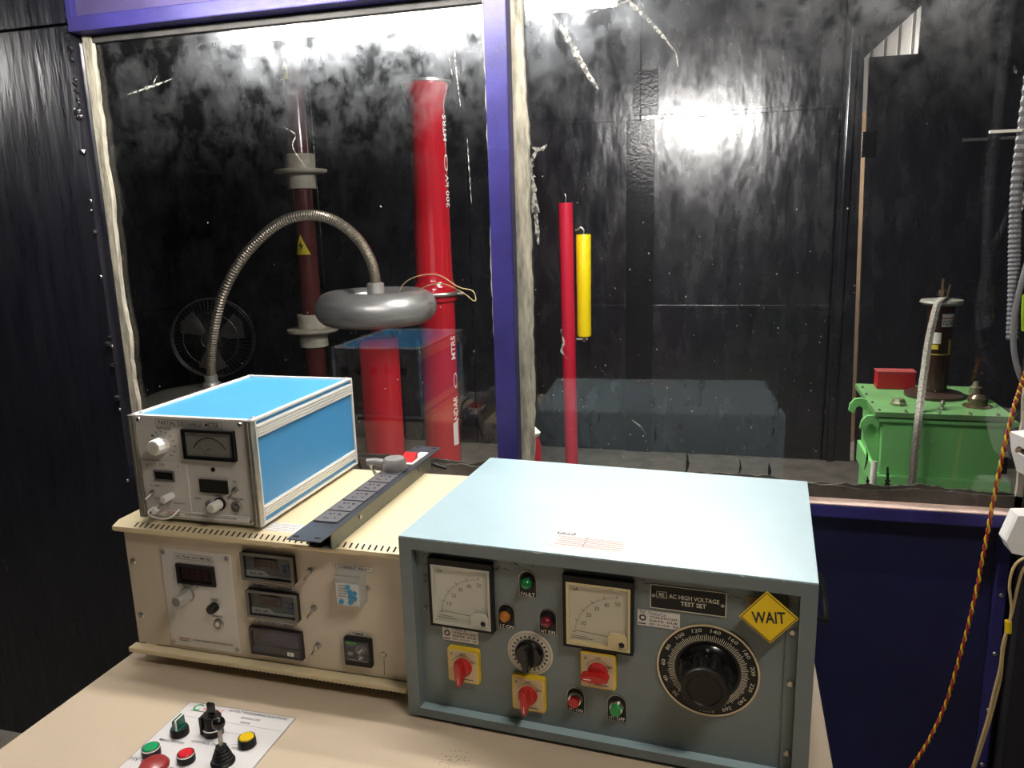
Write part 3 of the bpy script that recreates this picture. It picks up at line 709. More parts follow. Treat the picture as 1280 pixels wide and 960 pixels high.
obj('bracket', box(nb(), .455, .475, .39, .43, zt, zt+.0015), PAPER, sw)
screw(ps, 0, 0, 0, .001) if False else None
for y in (.07, .36):
    obj('screw', cyl(nb(), (.480, y, .020), (.483, y, .020), .004, seg=12), STEEL, ps, smooth=True)
for y in (.395,):
    obj('rear_foot', tube(nb(), [(.475, .43, .012), (.492, .455, -.004), (.50, .47, -.012)], .004, 8), CABBLK, ps)
pg = empty('plug', CAB_O+Matrix.Rotation(cab_rz, 3, 'Z')@Vector((.452, .294, CH+zt+.003)), cab_rz, 'round grey plug in the last outlet of the socket strip', 'plug')
obj('plug_body', lathe(nb(), (0, 0, 0), (0, 0, 1), [(.025, 0), (.0255, .004), (.025, .020), (.021, .026), (.011, .029), (0, .030)], 32), mat('plug_grey', (.17, .165, .16), .5), pg, smooth=True)
obj('cable_gland', tube(nb(), [(-.026, -.004, .014), (-.042, -.008, .018), (-.058, -.014, .018)], .008, 10, lambda i: .009-.001*i), mat('plug_grey', (.1, .1, .1)), pg, smooth=True)
obj('plug_cord', tube(nb(), spline([(-.056, -.013, .018), (-.062, .0, .016), (-.055, .01, -.01), (-.04, .02, -.033)], 6), .0035, 8), WHITE, pg, smooth=True)
obj('plug_cord', tube(nb(), spline([(-.03, -.004, .012), (-.05, .004, .004), (-.058, .016, -.014), (-.05, .03, -.034)], 6), .0035, 8), CABBLK, pg, smooth=True)

# ------------------------------------------------------------------ blue-grey high voltage test set
BW, BD, BH = .660, .4496, .342
hv = empty('test_set', (-.5091, 1.1225, .0012+Z0), math.radians(-3.79), 'large blue-grey metal test set with analogue dials and a big black knob', 'instrument')
REC = .018
bm = nb()
box(bm, 0, BW, 0, BD, BH-.003, BH, .0012)
box(bm, 0, .003, 0, BD, .008, BH-.003); box(bm, BW-.003, BW, 0, BD, .008, BH-.003); box(bm, .003, BW-.003, BD-.003, BD, .008, BH-.003); box(bm, .003, BW-.003, .02, BD-.003, .008, .011)
obj('case', bm, SMOKE_LIT, hv)
bm = nb(); holed_plate(bm, 0, BW, .006, BH-.0028, -.0008, REC, .0225, BW-.0235, .021, BH-.0225); obj('front_rim', bm, SMOKE_SHADE, hv)
plain('front_panel', SMOKE_SHADE, hv, .0225, BW-.0235, REC, REC+.003, .02, BH-.02)
plain('side_flange', SMOKE_SHADE, hv, BW-.040, BW-.0235, REC-.004, REC, .021, BH-.0225, bev=.001)
# lower lip of the recess in the lit enamel, its brightness painted in
bm = nb(); box(bm, .0225, BW-.041, .0, REC-.0005, .0205, .0216); obj('rim_sill', bm, SMOKE_LIT, hv)
bm = nb(); random.seed(2)
for k in range(38):
    x = random.uniform(.03, BW-.02); z = BH-.001-random.random()*.002; s = random.uniform(.001, .005)
    bmesh.ops.create_icosphere(bm, subdivisions=1, radius=1, matrix=Matrix.Translation((x, random.choice([-.0008, .0, .002]), z)) @ Matrix.Diagonal((s, .0006, .0008, 1)))
obj('paint_chip', bm, CHIP, hv, kind='stuff')
bm = nb(); random.seed(4)
for k in range(70):
    x = random.choice([random.uniform(.03, .62), random.uniform(.03, .06)]); z = random.uniform(BH-.055, BH-.028) if x > .06 else random.uniform(.2, BH-.03)
    s = random.uniform(.003, .007)
    bmesh.ops.create_icosphere(bm, subdivisions=1, radius=1, matrix=Matrix.Translation((x, REC-.0002, z)) @ Matrix.Rotation(random.uniform(-.6, .6), 4, 'Y') @ Matrix.Diagonal((s, .0012, s*.28, 1)))
obj('paint_ripple', bm, SMOKE_SHADE, hv, smooth=True, kind='stuff')
for sx in (.04, BW-.04):
    for sy in (.05, BD-.04): plain('foot', BLACK, hv, sx-.02, sx+.02, sy-.02, sy+.02, -.0011, .009)
F = REC   # panel face
def ameter(u0, u1, z0, z1, unit, faceM, rimM, minor):
    m = empty('analogue_meter', (0, 0, 0)); m.parent = hv
    f = nb(); holed_plate(f, u0, u1, z0, z1, F-.012, F, u0+.0055, u1-.0045, z0+.005, z1-.011); obj('bezel', f, BEZEL, m)
    f = nb(); holed_plate(f, u0+.0055, u1-.0045, z0+.005, z1-.011, F-.0125, F-.003, u0+.010, u1-.008, z0+.011, z1-.0145); obj('inner_frame', f, rimM, m)
    plain('face', faceM, m, u0+.010, u1-.008, F-.006, F-.003, z0+.011, z1-.0145)
    px, pz = u1-.022, z0+.020
    pr = Print(at=F-.0064); R = .0715
    for k in range(51):
        t = math.radians(176-k*1.66); big = k % 10 == 0; l = .006 if big else (.0042 if k % 5 == 0 else .0028)
        pr.line((px+R*math.cos(t), pz+R*math.sin(t)), (px+(R+l)*math.cos(t), pz+(R+l)*math.sin(t)), .0010 if big else .0005)
    for k, s in enumerate(('10', '20', '30', '40', '50')):
        t = math.radians(176-(k+1)*16.6); r = R-.009; pr.text(s, px+r*math.cos(t)-.0042, px+r*math.cos(t)+.0042, pz+r*math.sin(t), .0072, .0)
    pr.text(unit, u0+.0155, u0+.0245, z1-.024, .0065, .02); pr.scribble(u0+.013, u0+.048, z0+.0145, .0012, 7); pr.scribble(u0+.013, u0+.04, z0+.018, .001, 7)
    pr.make('scale', INK, m)
    pr = Print(at=F-.0075); pr.line((px, z0+.024), (u0+.020, z0+.0285), .0010); pr.make('needle', INK, m)
    b = nb(); prism(b, rounded(u1-.040, u1-.0085, z0+.0065, z0+.0335, .008), F-.0125, F-.0062); obj('corner_cover', b, rimM, m)
    obj('zero_screw', lathe(nb(), (u1-.018, F-.0125, z0+.0165), (0, -1, 0), [(.0048, 0), (.004, .0012), (0, .0012)], 20), BLACK, m, smooth=True)
    plain('meter_glass', MGLASS, m, u0+.010, u1-.008, F-.0119, F-.0114, z0+.011, z1-.0145)
ameter(.048, .163, .181, .305, 'kV', CREAM, mat('dull_cream', (.50, .50, .43), .45), 0)
ameter(.283, .396, .180, .304, 'mA', mat('yellowed_dial_face', (.60, .57, .44), .5), CREAMY, 1)
def tagplate(parent, u, z, r, txt, w=.030):
    b = nb(); pts = [(u-w/2, z-.027), (u+w/2, z-.027)]+[(u+w/2*math.cos(t*PI/12), z+.004+w/2*math.sin(t*PI/12)) for t in range(0, 13)]
    prism(b, pts, F-.0012, F); o = obj('name_plate', b, BLACK, parent)
    pr = Print(at=F-.0015)
    pr.text(txt, u-w/2+.003, u+w/2-.003, z-.0222, .0062, .012); pr.make('lettering', WHITE, o)
    pr = Print(at=F-.0014); pr.ring(u, z+.004, w/2-.001, w/2, 0, 180, 20); pr.rect(u-w/2, u-w/2+.0008, z-.027, z+.004); pr.rect(u+w/2-.0008, u+w/2, z-.027, z+.004); pr.rect(u-w/2, u+w/2, z-.027, z-.0262); pr.make('plate_border', STEEL, o)
def pilot(u, z, m, txt, name='pilot_lamp', dome=1, l=.012, rimm=None, w=.030, tz=0):
    o = empty(name, (0, 0, 0)); o.parent = hv
    tagplate(o, u, z+tz, .01, txt, w)
    obj('collar', lathe(nb(), (u, F, z), (0, -1, 0), [(.0125, 0), (.0125, .004), (.0105, l*.7), (.0095, l*.7), (0, l*.7)], 28), rimm or BLACK, o, smooth=True)
    pr = [(.0092, l*.6), (.0092, l), (.008, l+.003*dome), (.0045, l+.0055*dome), (0, l+.0065*dome)] if dome else [(.009, l*.6), (.009, l+.003), (.008, l+.004), (0, l+.004)]
    obj('lens' if dome else 'button', lathe(nb(), (u, F, z), (0, -1, 0), pr, 28), m, o, smooth=True)
pilot(.2215, .279, GREEN, 'FAULT'); pilot(.183, .2155, AMBER, 'LT-ON'); pilot(.2545, .2165, MAROON, 'HT ON')
pilot(.300, .082, RED, 'HT-ON', 'push_button', 0, .014, CHROME); pilot(.3685, .080, GREENB, 'HT-OFF', 'push_button', 0, .014, CHROME, .032)
def camswitch(u, z, ang):
    s = .0285; o = empty('cam_switch', (0, 0, 0)); o.parent = hv
    b = nb(); prism(b, rounded(u-s, u+s, z-s-.003, z+s+.003, .004), F-.009, F); obj('yellow_base', b, YELLOW, o)
    b = nb(); prism(b, rounded(u-s+.003, u+s-.003, z-s, z+s-.001, .003), F-.0105, F-.009); obj('switch_plate', b, PLATE, o)
    pr = Print(at=F-.0108); pr.scribble(u-.006, u+.018, z-s+.003, .0022, 5); pr.text('0', u-s+.006, u-s+.010, z+s-.008, .005)
    pr.text('ON', u+.014, u+.023, z+.010, .004); pr.text('OFF', u-.005, u+.005, z+s-.006, .0035); pr.ring(u, z, .0195, .0202, 20, 160, 20); pr.make('lettering', INK, o)
    k = obj('red_knob', lathe(nb(), (u, F-.0105, z-.001), (0, -1, 0), [(.0165, 0), (.0165, .004), (.014, .010), (.0, .012)], 32), RED, o, smooth=True)
    b = nb(); pts = []
    for (x, w_) in ((-.024, .002), (-.020, .0045), (-.008, .0058), (.008, .0058), (.018, .0048), (.021, .002)): pts.append((x, w_))
    ol = pts+[(x, -w_) for x, w_ in pts[::-1]]
    ca, sa = math.cos(ang), math.sin(ang)
    prism(b, [(u+x*ca-y*sa, z-.001+x*sa+y*ca) for x, y in ol], F-.036, F-.018)
    bmesh.ops.bevel(b, geom=list(b.edges), offset=.0015, segments=2, affect='EDGES')
    obj('handle', b, RED, k, smooth=True)
    pr = Print(at=F-.0363); pr.line((u-.018*ca, z-.001-.018*sa), (u-.006*ca, z-.001-.006*sa), .0014); pr.make('pointer_line', WHITE, k)
camswitch(.1045, .1115, PI/2+.05); camswitch(.2205, .0795, PI/2); camswitch(.3395, .1435, .03)
# selector with round numbered plate
ro = empty('rotary_selector', (0, 0, 0)); ro.parent = hv
RU, RZ = .2225, .151
obj('dial_plate', lathe(nb(), (RU, F, RZ), (0, -1, 0), [(.0395, 0), (.0395, .0012), (.0375, .002), (0, .002)], 48), mat('cream_ring', (.55, .50, .40), .5), ro, smooth=True)
pr = Print(at=F-.0023)
for k in range(24):
    t = 2*PI*k/24; c, s = math.cos(t), math.sin(t); pr.line((RU+.0275*c, RZ+.0275*s), (RU+.032*c, RZ+.032*s), .0030)
pr.ring(RU, RZ, .0355, .0362); pr.ring(RU, RZ, .0255, .0262); pr.make('scale', INK, ro)
obj('skirt', lathe(nb(), (RU, F-.002, RZ), (0, -1, 0), [(.0245, 0), (.024, .006), (.020, .010), (0, .010)], 40), BLACKG, ro, smooth=True)
b = nb(); prism(b, [(RU-.006, RZ-.021), (RU+.006, RZ-.021), (RU+.0035, RZ+.022), (RU-.0035, RZ+.022)], F-.030, F-.010)
bmesh.ops.bevel(b, geom=list(b.edges), offset=.0018, segments=2, affect='EDGES'); obj('pointer_knob', b, BLACKG, ro, smooth=True)
# calibration stickers
def sticker(u0, u1, z0, z1):
    o = plain('calibration_sticker', PAPER, hv, u0, u1, F-.0005, F, z0, z1)
    pr = Print(at=F-.0008); h = z1-z0; pr.text('TransCal', u0+.017, u1-.022, z1-h*.18, h*.2, .0)
    pr.make('lettering', mat('ink_blue', (.05, .06, .25)), o)
    pr = Print(at=F-.0008)
    for k, t in enumerate(('TCAL/HV/1247', 'DATE  DUE', 'ID 2104  RJ')): pr.text(t, u0+.020, u1-.004, z0+h*(.60-.22*k), h*.13, .02)
    pr.ring(u0+.009, z0+h*.5, .003, .0055, n=16); pr.text('TC', u0+.004, u0+.014, z1-h*.18, h*.17, .02); pr.border(u0, u1, z0, z1, .0006); pr.rect(u0+.002, u0+.014, z0+.003, z0+.005)
    pr.make('lettering', INK, o)
sticker(.064, .131, .150, .178); sticker(.400, .467, .229, .257)
np_ = plain('name_plate', BLACK, hv, .4205, .5345, F-.0014, F, .262, .302, bev=.0005)
pr = Print(at=F-.0018); pr.text('AC HIGH VOLTAGE', .449, .524, .2855, .0072, .015); pr.text('TEST SET', .467, .505, .2755, .0072, .015); pr.text('RE', .434, .442, .286, .0062, .02); pr.border(.430, .446, .2805, .2915, .0008)
pr.border(.4205, .5345, .262, .302, .0014); pr.make('lettering', INKW, np_)
screw(np_, .426, F-.0014, .284, .003); screw(np_, .529, F-.0014, .281, .003)
plain('small_plate', mat('brass_plate', (.35, .27, .16), .4, .4), hv, .563, .610, F-.001, F, .262, .300)
# big dial
bd = empty('voltage_dial', (0, 0, 0)); bd.parent = hv
U, Zc = .5095, .1695
obj('dial_disc', lathe(nb(), (U, F, Zc), (0, -1, 0), [(.0755, 0), (.0755, .0025), (.0735, .003), (.0735, .0026), (0, .0026)], 72), BLACK, bd, smooth=True)
obj('silver_rim', lathe(nb(), (U, F-.0005, Zc), (0, -1, 0), [(.0745, 0), (.0772, 0), (.0772, .003), (.0745, .0032), (.0745, 0)], 72), mat('brass_rim', (.55, .48, .33), .3, .8), bd, smooth=True)
pr = Print(at=F-.0031)
for k in range(97):
    v = 20+k*2.5; t = math.radians(225-(v-20)*1.2); c, s = math.cos(t), math.sin(t); l = .0115 if v % 10 == 0 else .0095
    pr.line((U+.050*c, Zc+.050*s), (U+(.050+l)*c, Zc+(.050+l)*s), .0010)
for v in range(20, 261, 20):
    t = math.radians(225-(v-20)*1.2); c, s = math.cos(t), math.sin(t); n = len(str(v))
    pr.text(str(v), U+.0675*c-.0025*n, U+.0675*c+.0025*n, Zc+.0675*s, .0058, .0, rot=t-PI/2)
pr.text('VOLTS', U-.012, U+.012, Zc-.069, .004, 0, rot=0)
pr.make('scale', INKW, bd)
obj('skirt', lathe(nb(), (U, F-.0026, Zc), (0, -1, 0), [(.0455, 0), (.0455, .004), (.040, .010), (.036, .012), (0, .012)], 64), BLACKG, bd, smooth=True)
def lobes(k): return 1-.15*(.5+.5*math.cos(2*PI*k/80*8))**2
obj('grip', lathe(nb(), (U, F-.012, Zc), (0, -1, 0), [(.0400, 0), (.0395, .008), (.0375, .034), (.0355, .040)], 80, lobes), BLACKG, bd, smooth=True)
obj('cap', lathe(nb(), (U, F-.050, Zc), (0, -1, 0), [(.0350, 0), (.0350, .004), (.0335, .0065), (.026, .0065), (.024, .0045), (0, .004)], 56), mat('brown_black_cap', (.010, .008, .007), .45, spec=.25), bd, smooth=True)
obj('index_mark', lathe(nb(), (U, F-.014, Zc+.041), (0, -1, 0), [(.003, 0), (.002, .003), (0, .004)], 12), GREYP, bd, smooth=True)
for z in (.262, .178, .06): screw(hv, BW-.031, REC-.004, z-.008, .0052, STEEL)
screw(hv, .034, F, .205, .003)
# side handle
obj('carry_handle', tube(nb(), spline([(BW, .075, .322), (BW+.006, .072, .320), (BW+.011, .05, .30), (BW+.012, .0, .29), (BW+.010, -.0, .285), (BW+.004, .012, .282), (BW, .02, .282)], 4), .004, 8), BLACK, hv, smooth=True)
# stickers on top
tp = plain('asset_sticker', mat('pinkish_paper', (.62, .53, .50), .6), hv, .252, .381, .028, .086, BH, BH+.0004)
pr = Print('top', BH+.0008)
for k in range(5): pr.scribble(.262+.004*(k % 2), .372, .034+k*.0078, .0018, 22)
pr.rect(.3095, .3105, .03, .074); pr.make('lettering', mat('ink_rose', (.22, .10, .10), .6), tp)
pr = Print('top', BH+.0006); pr.rect(.256, .287, .075, .085); pr.make('logo_block', mat('ink_dark_violet', (.07, .05, .08), .6), tp)
pr = Print('top', BH+.0011); pr.text('KIMI', .259, .284, .080, .006, .02); pr.make('lettering', WHITE, tp)
pr = Print('top', BH+.0003); random.seed(8)
for k in range(90):
    u = random.choice([random.gauss(.238, .010), random.gauss(.386, .006)]); v = random.gauss(.052, .013); s = random.uniform(.0006, .003)
    pr.quad([(u+s*random.uniform(.5, 1)*math.cos(a), v+s*.7*random.uniform(.5, 1)*math.sin(a)) for a in (0, 1.2, 2.5, 3.8, 5)])
pr.make('paint_scar', mat('scuffed_cream', (.62, .62, .52), .6), hv, kind='stuff')
# yellow WAIT sign leaning on the panel
sg = empty('wait_sign', Vector((-.5091, 1.1225, .0012+Z0))+Matrix.Rotation(math.radians(-3.79), 3, 'Z')@Vector((.5945, -.0012, .281)), math.radians(-3.79), 'yellow diamond sign reading WAIT on the top right of the blue-grey test set', 'sign')
tilt = math.radians(5.5); D = .041
def dia(r): return [(r*math.cos(a+tilt), r*math.sin(a+tilt)) for a in (0, PI/2, PI, 3*PI/2)]
obj('sign_plate', prism(nb(), dia(D), -.0016, 0), SIGNY, sg)
pr = Print(at=-.0020)
O_, I_ = dia(D*.955), dia(D*.915)
for i in range(4): pr.quad((O_[i], O_[(i+1) % 4], I_[(i+1) % 4], I_[i]))
pr.text('WAIT', -.0232, .0232, 0, .0185, .02, rot=math.radians(7)); pr.make('lettering', INK, sg)

# ------------------------------------------------------------------ operator's panel on the desk
cp = empty('operator_panel', (-.924, 1.073, Z0), 0, 'white printed control panel with coloured buttons on the desk', 'control panel')
plain('panel_sheet', mat('white_panel_sheet', (.70, .67, .66), .35), cp, 0, .2185, -.33, 0, 0, .0018)
pr = Print('top', .0022)
pr.text('HI-VOLT ENGINEERING SOLUTIONS', .088, .206, -.008, .0060, .008); pr.text('BANGALORE', .122, .160, -.0215, .0055, .008); pr.text('INDIA', .128, .148, -.0335, .0052, .008)
pr.rect(.018, .214, -.040, -.0395)
pr.text('MAINS SWITCH', .018, .066, -.105, .0058, .008); pr.text('CONTROL SWITCH', .076, .142, -.0965, .0058, .008); pr.text('HORN', .154, .176, -.097, .0056, .008)
pr.text('HV ON', .003, .045, -.157, .009, .0); pr.text('HV OFF', .062, .09, -.165, .008, .0)
pr.border(.0005, .218, -.33, -.0005, .0007); pr.rect(.018, .052, -.0235, -.0215)
pr.rect(.085, .15, -.0635, -.063); pr.ring(.163, -.113, .026, .0265, 40, 200, 16)
pr.make('lettering', INK, cp)
pr = Print('top', .0022); pr.text('HI-VOLT', .040, .080, -.0145, .008, .02); pr.make('lettering', INKR, cp, label='red lettering')
pr = Print('top', .0022); pr.ring(.027, -.0125, .006, .0095, 40, 320, 20); pr.make('logo', INKG, cp, label='green logo')
def up(bm, x, y, prof, seg=32, rad=None): return lathe(bm, (x, y, .0018), (0, 0, 1), prof, seg, rad)
def pbutton(x, y, r, m, rim, h=.012):
    o = obj('push_button', up(nb(), x, y, [(r, 0), (r, h*.75), (r*.93, h), (r*.86, h), (r*.86, h-.002), (0, h-.002)], 36), BLACK, cp, smooth=True)
    obj('bezel_ring', up(nb(), x, y, [(r*.88, h-.001), (r*.94, h-.001), (r*.94, h+.002), (r*.86, h+.002), (r*.86, h-.001)], 36), rim, o, smooth=True)
    obj('button_cap', up(nb(), x, y, [(r*.82, h-.002), (r*.82, h+.0025), (r*.72, h+.004), (0, h+.0045)], 32), m, o, smooth=True)
pbutton(.031, -.141, .0150, mat('bright_green_cap', (.01, .30, .10), .25, coat=.3), CHROME)
pbutton(.099, -.141, .0145, mat('bright_red_cap', (.60, .015, .03), .25, coat=.3), CHROME)
pbutton(.1755, -.084, .0150, mat('bright_yellow_cap', (.75, .50, .01), .25, coat=.3), BLACK, .013)
o = obj('mushroom_button', up(nb(), .073, -.183, [(.012, 0), (.012, .010), (.0225, .014), (.0235, .019), (.020, .024), (.010, .027), (0, .0275)], 40), mat('dark_red_mushroom', (.30, .03, .03), .3, coat=.3), cp, smooth=True)
o = obj('selector_switch', up(nb(), .0425, -.074, [(.0155, 0), (.0155, .010), (.014, .013), (0, .013)], 36), BLACK, cp, smooth=True)
b = nb(); prism(b, [(.034, -.087), (.051, -.087), (.051, -.062), (.034, -.062)], .013, .017, 'z'); prism(b, [(.0375, .015), (.0475, .015), (.046, .034), (.039, .034)], -.087, -.062, 'y')
bmesh.ops.bevel(b, geom=list(b.edges), offset=.0012, segments=1, affect='EDGES'); obj('teal_handle', b, TEAL, o)
obj('white_edge', box(box(nb(), .0455, .0480, -.0872, -.0855, .016, .034), .0440, .0462, -.0855, -.063, .0335, .0345), WHITE, o)
o.location.y -= .010
ks = obj('key_switch', up(nb(), .0975, -.066, [(.0165, 0), (.0165, .012), (.0150, .013), (.0150, .033), (.013, .036), (0, .036)], 40), BLACK, cp, smooth=True)
obj('steel_band', up(nb(), .0975, -.066, [(.0163, .012), (.0170, .012), (.0170, .0145), (.0152, .0145)], 40), CHROME, ks, smooth=True)
b = nb(); prism(b, rounded(.091, .106, .040, .062, .003), -.069, -.066); obj('key', b, BLACKG, ks)
obj('key_blade', box(nb(), .095, .102, -.0685, -.0665, .036, .042), STEEL, ks)
obj('padlock_flap', box(nb(), .076, .0815, -.075, -.050, .0018, .034, bev=.001), BLACK, ks)
ks.location = (.003, -.004, 0)
js = obj('joystick', up(nb(), .158, -.124, [(.0195, 0), (.0195, .003), (.0165, .006), (.0165, .009), (.0135, .011), (.0150, .014), (.0120, .016), (.0130, .019), (.0100, .021), (.0112, .024), (.0085, .026), (.0090, .030), (0, .031)], 32), BLACK, cp, smooth=True)
obj('stick', cyl(nb(), (.158, -.124, .029), (.156, -.121, .066), .0034), STEEL, js, smooth=True)
b = nb(); bmesh.ops.create_uvsphere(b, u_segments=24, v_segments=16, radius=.0105, matrix=Matrix.Translation((.1555, -.1205, .071)) @ Matrix.Diagonal((1, 1, 1.1, 1))); obj('ball_grip', b, BLACKG, js, smooth=True)
js.location = (.003, -.007, 0)

# ------------------------------------------------------------------ inside the cage
# toroid on its red post, with the flexible hose
tr = empty('toroid_electrode', (-1.63, 3.5, 0), 0, 'round polished aluminium toroid electrode on a red post', 'electrode')
b = nb(); R1, r1 = .215, .083; zc = .462+Z0
prof = []
for k in range(25):
    t = math.radians(90-k*15); prof.append((R1+r1*math.cos(t), zc+r1*.98*math.sin(t)))
prof = [(0, zc+.010), (.12, zc+.012), (.15, zc+.030)] + [(R1+r1*math.cos(math.radians(130-k*12)), zc+r1*math.sin(math.radians(130-k*12))) for k in range(0, 30)][:25]
prof = prof[:3+24] + [(.10, zc-.055), (0, zc-.055)]
lathe(b, (0, 0, 0), (0, 0, 1), prof, 64); obj('ring', b, TORUS, tr, smooth=True)
obj('post', lathe(nb(), (0, 0, 0), (0, 0, 1), [(.125, 0), (.125, .03), (.100, .03), (.100, zc-.16), (.100, zc-.15), (.085, zc-.14), (.085, zc-.135), (.03, zc-.13), (.03, zc-.05)], 48), CREDCOL, tr, smooth=True)
hs = empty('flexible_hose', (-2.1, 3.5, 0), 0, 'arched steel corrugated hose joining the toroid to the dark dome', 'hose')
path = spline([(x+2.1, 0, z+Z0) for x, z in ((-1.627, .56), (-1.627, .62), (-1.649, .705), (-1.71, .80), (-1.815, .88), (-1.942, .915), (-2.099, .892), (-2.244, .809), (-2.383, .682), (-2.497, .519), (-2.566, .35), (-2.605, .199), (-2.618, .075), (-2.62, .055))], 34)
obj('hose', tube(nb(), path, .026, 14, lambda i: .0235 if i % 3 else .0275), HOSE, hs, smooth=False)
obj('end_collar', lathe(nb(), (.473, 0, zc+.010), (0, 0, 1), [(.022, 0), (.022, .035), (.042, .037), (.042, .105), (.036, .11), (0, .11)], 32), ALU, hs, smooth=True)
obj('end_collar', lathe(nb(), (-.52, 0, .034+Z0), (0, 0, 1), [(.05, 0), (.045, .02), (.034, .022), (.034, .06), (0, .06)], 32), ALU, hs, smooth=True)
dm = empty('dark_dome', (-2.66, 3.45, 0), 0, 'dark grey shallow dome electrode under the hose, left of the toroid', 'electrode')
obj('dome', lathe(nb(), (0, 0, .0), (0, 0, 1), [(.10, 0), (.10, Z0-.22), (.25, Z0-.16), (.335, Z0-.12), (.35, Z0-.08), (.33, Z0-.03), (.25, Z0+.01), (.12, Z0+.03), (0, Z0+.032)], 56), mat('dark_olive_grey', (.13, .13, .105), .5, var=.2), dm, smooth=True)
obj('dome_label', prism(nb(), [(-.10, -.20), (-.03, -.19), (-.035, -.165), (-.105, -.175)], Z0+.0195, Z0+.0215, 'z'), GREYP, dm)
# wire on the toroid
obj('loose_wire', tube(nb(), spline([(-1.50, 3.45, .50+Z0), (-1.46, 3.45, .575+Z0), (-1.38, 3.44, .615+Z0), (-1.27, 3.43, .62+Z0), (-1.17, 3.42, .565+Z0), (-1.10, 3.42, .545+Z0), (-1.09, 3.41, .50+Z0), (-1.16, 3.42, .545+Z0), (-1.27, 3.45, .58+Z0), (-1.37, 3.46, .555+Z0), (-1.42, 3.47, .505+Z0)], 7), .0028, 6), WIRET, None, smooth=True, label='thin stray wire looped over the toroid in front of the red column', cat='wire')
# brown divider column
bc = empty('brown_insulator', (-2.44, 4.3, 0), 0, 'tall dark brown insulator column with tan collars behind the hose', 'insulator')
obj('column', lathe(nb(), (0, 0, 0), (0, 0, 1), [(.16, 0), (.16, .03), (.062, .05), (.062, 2.2+Z0-.05)], 40), BROWN, bc, smooth=True)
for z in (1.190, .232):
    obj('collar', lathe(nb(), (0, 0, z+Z0), (0, 0, 1), [(.062, -.105), (.085, -.105), (.085, -.018), (.148, -.016), (.158, -.006), (.158, .006), (.09, .012), (.090, .095), (.062, .097)], 40), TAN, bc, smooth=True)
def tri(parent, cx, zc_, s, r):
    b = nb(); pts = [(-s/2, -s*.5), (s/2, -s*.5), (0, s*.62)]
    def bend(x, z, off): a = x/r; return (cx+(r+off)*math.sin(a), -(r+off)*math.cos(a), zc_+z)
    n = 8
    def sheet(polyf, off, nm, m):
        b = nb()
        for i in range(n):
            for j in range(1):
                z0, z1 = -s*.5+s*1.12*i/n, -s*.5+s*1.12*(i+1)/n
                h0, h1 = polyf(z0), polyf(z1)
                for q in range(6):
                    t0, t1 = -1+q/3, -1+(q+1)/3
                    b.faces.new([b.verts.new(bend(*p, off)) for p in ((h0*t0, z0), (h0*t1, z0), (h1*t1+1e-6*(q+1), z1), (h1*t0+1e-6*q, z1))])
        return obj(nm, b, m, parent)
    sheet(lambda z: max(.0005, (s*.62-z)/(s*1.12)*s/2), .002, 'warning_sticker', mat('sticker_yellow', (.62, .50, .03), .5))
    b = nb()
    for pp in ([(.004, .03), (-.016, -.002), (-.002, -.002)], [(.0, .006), (.014, .006), (-.008, -.034)]):
        b.faces.new([b.verts.new(bend(x*s/.1, z*s/.1, .0035)) for x, z in pp])
    obj('bolt_symbol', b, INK, parent)
tri(bc, .0, .748+Z0, .105, .062); tri(bc, -.012, 1.745+Z0, .09, .062)
# red column
rc = empty('red_divider_column', (-1.50, 4.0, 0), 0, 'tall glossy red tube column with steel clamp, behind the toroid', 'insulator')
obj('lower_tube', lathe(nb(), (0, 0, 0), (0, 0, 1), [(.16, 0), (.16, .03), (.101, .04), (.101, .435+Z0), (.118, .445+Z0), (.118, .475+Z0)], 48), CREDCOL, rc, smooth=True)
obj('upper_tube', lathe(nb(), (-.005, 0, 0), (0, 0, 1), [(.118, .492+Z0), (.118, .52+Z0), (.112, .53+Z0), (.105, .545+Z0), (.101, .56+Z0), (.096, 1.47+Z0), (.104, 1.50+Z0), (.117, 1.545+Z0), (.119, 1.57+Z0)], 48), CREDCOL, rc, smooth=True)
obj('clamp_ring', lathe(nb(), (0, 0, 0), (0, 0, 1), [(.10, .474+Z0), (.135, .474+Z0), (.138, .483+Z0), (.135, .492+Z0), (.10, .492+Z0)], 48), STEEL, rc, smooth=True)
obj('clamp_bolt', cyl(nb(), (.135, -.03, .483+Z0), (.165, -.02, .483+Z0), .009), STEEL, rc, smooth=True)
obj('top_flange', lathe(nb(), (-.005, 0, 0), (0, 0, 1), [(.10, 1.570+Z0), (.135, 1.570+Z0), (.135, 1.582+Z0), (.10, 1.582+Z0), (0, 1.582+Z0)], 48), STEEL, rc, smooth=True)
def wrap_text(parent, s, ang, z, h, r, m, length):
    vs, fs, x0, x1, y0, y1 = glyphs(s, .01); b = nb(); nv = []
    for v in vs:
        a = (v.x-x0)/(x1-x0)*length; q = (v.y-(y0+y1)/2)/(y1-y0)*h     # text runs up the tube
        th = ang-q/r; nv.append(b.verts.new((r*math.sin(th), -r*math.cos(th), z+a)))
    for f in fs:
        try: b.faces.new([nv[i] for i in f])
        except ValueError: pass
    obj('lettering', b, m, parent)
wrap_text(rc, '200 kV', 1.38, .94+Z0, .034, .1025, WHITE, .17); wrap_text(rc, 'MTRS', 1.38, 1.28+Z0, .034, .1005, WHITE, .13)
wrap_text(rc, 'ANDAR', 1.25, -.26+Z0, .036, .1035, WHITE, .17); wrap_text(rc, 'MTRS', 1.25, .12+Z0, .036, .1035, WHITE, .13)
b = nb()
